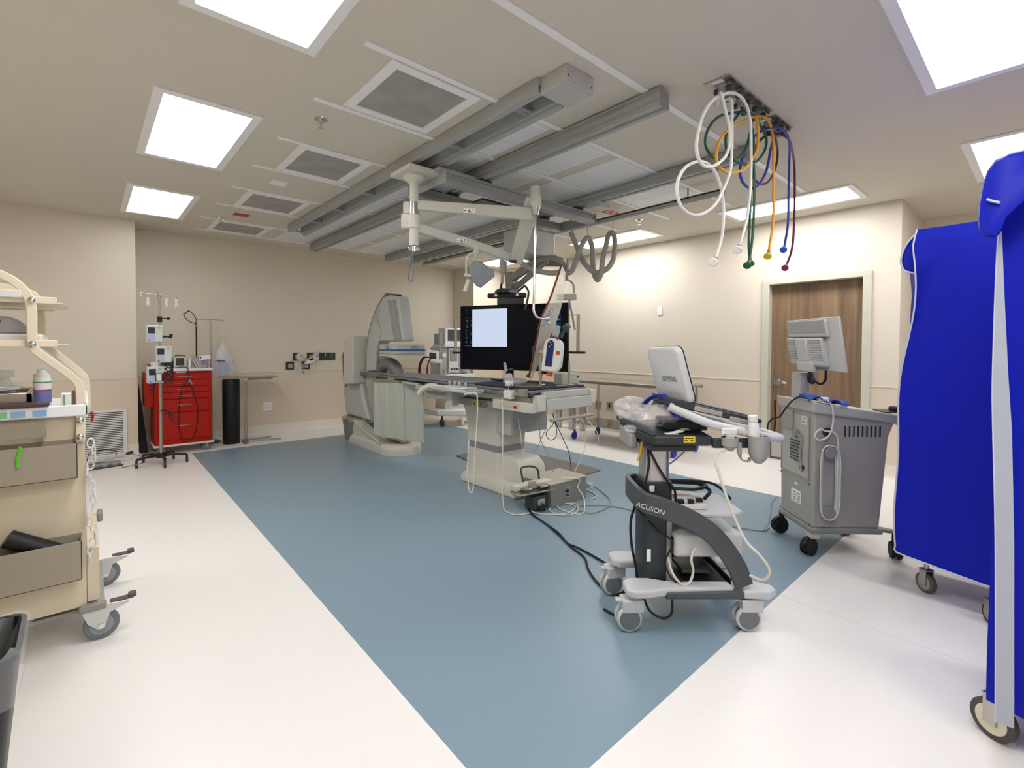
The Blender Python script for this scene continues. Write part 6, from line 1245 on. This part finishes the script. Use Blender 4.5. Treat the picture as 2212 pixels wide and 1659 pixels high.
b = MB(); b.lathe([(.045, .075), (.05, .085), (.05, .12), (.03, .135)]); b.build('hub', M_black, t)
b = MB(); b.cyl((0, 0, 1.655), (0, 0, 1.72), .024); b.cyl((.0, -.0, 1.70), (.075, -.0, 1.70), .006); b.sphere((.08, 0, 1.70), .018, 6); b.build('height_clamp', M_black, t)
for sx, sy in ((-.17, -.02), (.17, .02), (-.03, -.13), (.03, .13)):
    b = MB(); b.tube([(0, 0, 1.975), (sx*.6, sy*.6, 1.975), (sx, sy, 1.985), (sx*1.05, sy*1.05, 1.965), (sx, sy, 1.94), (sx*.93, sy*.93, 1.945)], .004, 6, 4); b.build('hook', M_chrome, t)
for x, y in ((-.11, -.03), (.06, -.05), (.16, .0)):
    b = MB(); b.box(x-.012, y-.004, 1.85, x+.012, y+.004, 1.93); b.box(x-.018, y-.003, 1.83, x-.008, y+.003, 1.87); b.box(x+.008, y-.003, 1.83, x+.018, y+.003, 1.87); b.build('bag_clip', mat('clip_clear', '#E2E6D8', .2, alpha=.8), t)
def pump(label, x, z, y=6.85):
    p_ = thing('infusion_pump', label, 'infusion pump', (x, y, z), .15, 'infusion pumps on the pole')
    b = MB(); b.box(-.075, -.035, -.095, .075, .035, .095); b.build('housing', mat('pump_mint', '#D3DAD4', .35), p_, bevel=.008)
    b = MB(); b.box(-.066, -.037, .0, .0, -.034, .07); b.build('screen', M_usdk, p_)
    b = MB(); b.box(-.07, -.037, -.085, -.0, -.034, -.006); b.build('keypad', mat('keypad_lilac', '#BFC0DA', .4, var=.1, vscale=90), p_)
    b = MB(); b.cyl((.04, -.034, .07), (.04, -.040, .07), .017, n=16); b.build('dial', M_mlight, p_)
    b = MB(); b.cyl((-.055, -.035, -.075), (-.055, -.039, -.075), .007, n=10); b.build('button', M_black, p_)
    return p_
pump('topmost white infusion pump on the pole', .595, 1.52); pump('middle white infusion pump on the pole', .68, 1.28); pump('lowest white infusion pump on the pole, a small box clipped before it', .60, 1.045)
b = MB(); b.cyl((.67, 6.9, 1.48), (.75, 6.9, 1.49), .008); b.box(.69, 6.89, 1.475, .715, 6.91, 1.5); b.cyl((.75, 6.9, 1.47), (.765, 6.9, 1.52), .016); o = b.build('pole_clamp', M_black, t, world=True)
t2 = thing('drip_chamber_box', 'small white and black box clipped on the lowest infusion pump', 'clip box', (.635, 6.79, 1.02))
b = MB(); b.box(-.035, -.02, -.045, .045, .02, .045); b.build('housing', M_black, t2, bevel=.005); b = MB(); b.box(-.03, -.023, -.038, .018, -.02, .038); b.build('white_face', M_white, t2)
t2 = thing('cable_bundle', 'knot of black cables tied on the infusion pole at cart-top height', 'cable', (.70, 6.86, 1.1))
random.seed(3)
for k_ in range(6):
    b = MB(); p0 = Vector((.70, 6.86, 1.22-.04*k_)); b.tube([p0, p0+Vector((.03+.02*sin(k_*2), -.02, .03)), p0+Vector((.07, .0, -.04)), p0+Vector((.03, -.03, -.10)), p0+Vector((-.01, .0, -.06))], .007, 6, 5); b.build('strand', M_cable_k, t2, world=True)
for z, nm in ((.955, 'upper'), (.62, 'lower')):
    t2 = thing('lead_cluster', '%s bunch of thin blue-black leads tied on the infusion pole' % nm, 'leads', (.66, 6.86, z))
    for k_ in range(5):
        sgn_ = -1 if nm == 'upper' else 1; a = .5*k_
        b = MB(); b.tube([(.66, 6.88, z+.01), (.66+sgn_*.05, 6.85, z), (.66+sgn_*(.09+.015*sin(a*3)), 6.85, z-.03-.018*k_), (.66+sgn_*.11, 6.85, z-.05-.02*k_)], .0045, 6, 4); b.build('lead', mat('lead_navy', '#23205A' , .5) if k_ % 2 else M_cable_k, t2, world=True)
    b = MB(); b.cyl((.655, 6.9, z-.004), (.655, 6.9, z+.006), .021); b.build('tie', M_black, t2, world=True)
# ================================================================== BACK WALL: hooks, stethoscope, bag, roll, tray stand, outlets
t = thing('wall_iv_pole', 'thin steel pole with a cross bar standing behind the red cart', 'iv pole', (1.345, 7.98, 0))
b = MB(); b.cyl((1.345, 7.98, .03), (1.345, 7.98, 1.74), .014); b.build('pole', M_steel, t, world=True)
b = MB(); b.tube([(1.17, 7.98, 1.735), (1.19, 7.98, 1.755), (1.345, 7.98, 1.755), (1.48, 7.98, 1.755), (1.49, 7.98, 1.75), (1.49, 7.98, 1.71)], .005, 8, 4); b.build('cross_bar', M_steel, t, world=True)
b = MB(); b.cyl((1.345, 7.98, .005), (1.345, 7.98, .03), .12, .09, 24); b.build('base', M_dgrey, t, world=True)
t = thing('stethoscope', 'black stethoscope hung from the cross bar behind the red cart', 'stethoscope', (1.17, 7.95, 1.7))
b = MB(); b.tube([(1.165, 7.94, 1.10), (1.165, 7.94, 1.4), (1.165, 7.94, 1.65), (1.16, 7.94, 1.70)], .009, 8, 5); b.build('tube', M_rubber, t, world=True)
b = MB(); b.tube([(1.05, 7.94, 1.83), (1.02, 7.94, 1.81), (1.06, 7.94, 1.74), (1.12, 7.94, 1.70), (1.16, 7.94, 1.705), (1.165, 7.94, 1.75), (1.13, 7.94, 1.82), (1.09, 7.94, 1.86), (1.07, 7.94, 1.855)], .006, 8, 5); b.build('binaural', M_dgrey, t, world=True)
for x, z in ((1.045, 1.832), (1.068, 1.856)):
    b = MB(); b.sphere((x, 7.94, z), .013, 6); b.build('ear_tip', M_black, t, world=True)
b = MB(); b.cyl((1.18, 7.93, 1.66), (1.18, 7.945, 1.66), .02); b.build('chest_piece', M_steel, t, world=True)
t = thing('supply_bag', 'clear bag of blue wrapped supplies hanging from the right hook behind the red cart', 'bag', (1.47, 7.93, 1.2))
b = MB(); n = 9; rings = []
random.seed(15)
for i in range(n+1):
    v_ = i/n; w = .02+.10*sin(min(v_*1.3, 1)*pi/2); z = 1.42-.46*v_
    rings.append([Vector((1.49+w*cos(a)*(1+random.uniform(-.15, .15))+.01*v_, 7.95+.045*sin(a)*(.3+v_), z)) for a in [2*pi*j/14 for j in range(14)]])
b.loft(rings); b.build('bag_film', mat('bag_film', '#DDE2EC', .2, alpha=.45, spec=.9, var=0), t, world=True, smooth=40)
b = MB(); b.box(1.43, 7.94, .98, 1.55, 7.97, 1.16); b.build('blue_content', mat('content_blue', '#7C88B8', .5, var=.4, vscale=25), t, world=True)
b = MB(); b.tube([(1.485, 7.97, 1.72), (1.47, 7.96, 1.66), (1.485, 7.95, 1.55), (1.49, 7.95, 1.42)], .003, 6, 4); b.build('string', M_white, t, world=True)
b = MB(); b.cyl((1.40, 7.9, 1.17), (1.50, 7.9, 1.165), .006); tag(b.build('pen', mat('pen_maroon', '#5E2630', .4)), 'short dark red stick across the hanging supply bag', 'stick')
b = MB(); b.lathe([(.104, 0), (.108, .01), (.108, .895), (.10, .91), (.06, .912), (.055, .89)], Matrix.Translation((1.545, 7.74, 0)), 32); tag(b.build('rolled_mat', mat('roll_black', '#101113', .6, bump=.5, bscale=60), smooth=50), 'tall black rolled mat standing upright between red cart and tray stand', 'rolled mat')
t = thing('tray_stand', 'thin steel instrument stand with a flat tray on one post, against the back wall', 'tray stand', (1.70, 7.6, 0))
W = dict(parent=t, world=True)
b = MB(); b.cyl((1.69, 7.6, .03), (1.69, 7.6, .90), .013); b.cyl((1.715, 7.6, .05), (1.715, 7.6, .86), .008); b.build('post', M_steel, **W)
b = MB(); b.tube([(1.69, 7.6, .88), (1.72, 7.6, .905), (1.80, 7.60, .905), (2.05, 7.62, .91), (2.06, 7.9, .91), (1.80, 7.9, .905)], .009, 8, 4); b.build('tray_frame', M_steel, **W)
b = MB(); b.loft([[Vector((x, y, z)) for x, y in ((1.60, 7.58), (2.12, 7.60), (2.18, 7.95), (1.64, 7.95))] for z in (.925, .94)]); b.build('tray', M_steel, bevel=.004, **W)
b = MB(); b.tube([(1.69, 7.56, .03), (1.69, 7.6, .03), (2.15, 7.55, .022)], .012, 8, 2, raw=True); b.build('foot_bar', M_steel, **W)
b = MB(); b.tube([(1.70, 7.72, .022), (2.08, 7.80, .022)], .012, 8, 2); b.build('foot_bar', M_steel, **W)
b = MB(); b.box(1.66, 7.54, .0, 1.72, 7.64, .06); b.build('foot_block', mat('block_brown', '#6B625A', .5), bevel=.006, **W)
def plate_b(name, label, x, z, w, h, m, cat, group=None):
    t = thing(name, label, cat, (x, 8.142, z), 0, group)
    b = MB(); b.box(-w/2, -.006, -h/2, w/2, 0, h/2); b.build('plate', m, t, bevel=.002); return t
M_ol = mat('outlet_green', '#2E3A32', .45)
for i, (x, z, lb) in enumerate(((2.57, 1.215, 'upper left dark gas outlet plate on the back wall, holding a flow gauge'), (2.79, 1.215, 'upper middle dark gas outlet plate on the back wall behind white tubing'), (2.46, 1.07, 'lower left dark gas outlet plate on the back wall'), (2.71, 1.07, 'lower right dark gas outlet plate on the back wall under white tubing'))):
    t = plate_b('wall_gas_outlet', lb, x, z, .125, .125, M_ol, 'gas outlet', 'dark gas outlet plates on the back wall')
    b = MB(); b.box(-.03, -.02, -.04, .035, -.006, .03); b.build('socket', M_mgrey, t, bevel=.003)
t = plate_b('wall_gas_outlet', 'wide dark double gas outlet plate nearest the x-ray gantry on the back wall', 3.06, 1.215, .27, .125, M_ol, 'gas outlet', None)
for x in (-.07, .04):
    b = MB(); b.box(x-.02, -.014, -.045, x+.025, -.006, .01); b.build('socket', M_dgrey, t, bevel=.003)
    b = MB(); b.box(x+.028, -.02, -.0, x+.038, -.006, .06); b.build('slide', M_mlight, t)
for x, lb in ((2.60, 'left'), (2.85, 'right')):
    t = thing('flow_gauge', 'white round-dial flow gauge on the back wall outlets, %s one' % lb, 'gauge', (x, 8.10, 1.2), 0, 'flow gauges on the back wall')
    b = MB(); b.loft([[Vector((xx*f, yy, zz*f)) for xx, zz in ((-.05, .02), (-.03, .07), (.03, .07), (.05, .02), (.045, -.05), (.015, -.07), (-.025, -.06), (-.045, -.03))] for yy, f in ((.035, .9), (-.03, 1), (-.045, .85))]); b.build('body', mat('gauge_white', '#D2CCC4', .4), t, bevel=.004)
    b = MB(); b.cyl((.012, -.045, .025), (.012, -.052, .025), .026, n=20); b.build('dial', mat('dial_grey', '#A79C9C', .4), t)
    b = MB(); b.cyl((.015, -.045, -.035), (.015, -.056, -.035), .014, n=14); b.build('knob', M_mlight, t)
t = thing('suction_tubing', 'white bracket with looped tubing below the right wall gauge', 'tubing', (2.75, 8.08, 1.12))
b = MB(); b.strip([(2.70, 8.09, 1.15), (2.93, 8.07, 1.31)], .02, .02, (0, 1, 0)); b.build('rod', M_mlight, t, world=True)
b = MB(); b.loft([[Vector((x, y, z)) for x, z in ((2.66, 1.10), (2.70, 1.15), (2.74, 1.16), (2.76, 1.14), (2.80, 1.155), (2.83, 1.13), (2.80, 1.11), (2.68, 1.09))] for y in (8.05, 8.12)]); b.build('bracket', M_white, t, bevel=.006, world=True)
b = MB(); b.tube([(2.66, 8.08, 1.11), (2.64, 8.08, 1.06), (2.67, 8.08, .99)], .004, 6, 4); b.build('tube', M_white, t, world=True)
b = MB(); b.tube([(2.84, 8.09, 1.14), (2.87, 8.09, 1.10), (2.85, 8.09, 1.04), (2.76, 8.09, .98), (2.60, 8.09, .97), (2.56, 8.09, 1.03), (2.60, 8.09, 1.10)], .003, 6, 5); b.build('tube', mat('tube_beige', '#BEB19A', .4), t, world=True)
b = MB(); b.cyl((2.64, 8.12, .985), (2.68, 8.12, .93), .005); tag(b.build('probe_tip', M_black), 'small black and white tip hanging below the wall outlets', 'probe')
t = plate_b('power_outlet', 'white double outlet low on the back wall under the tray stand', 2.13, .44, .13, .125, M_label, 'outlet')
for x in (-.028, .028):
    b = MB(); b.box(x-.018, -.009, -.035, x+.018, -.006, .035); b.build('socket', M_white, t, bevel=.002)
b = MB(); b.prism([(-.02, -.03), (.025, -.03), (.0, .035)], frame((3.285, 8.148, 1.19), (0, -1, 0), (1, 0, 0)), .003); tag(b.build('wall_sticker', M_yellow), 'tiny yellow warning sticker on the back wall beside the gantry', 'sticker')
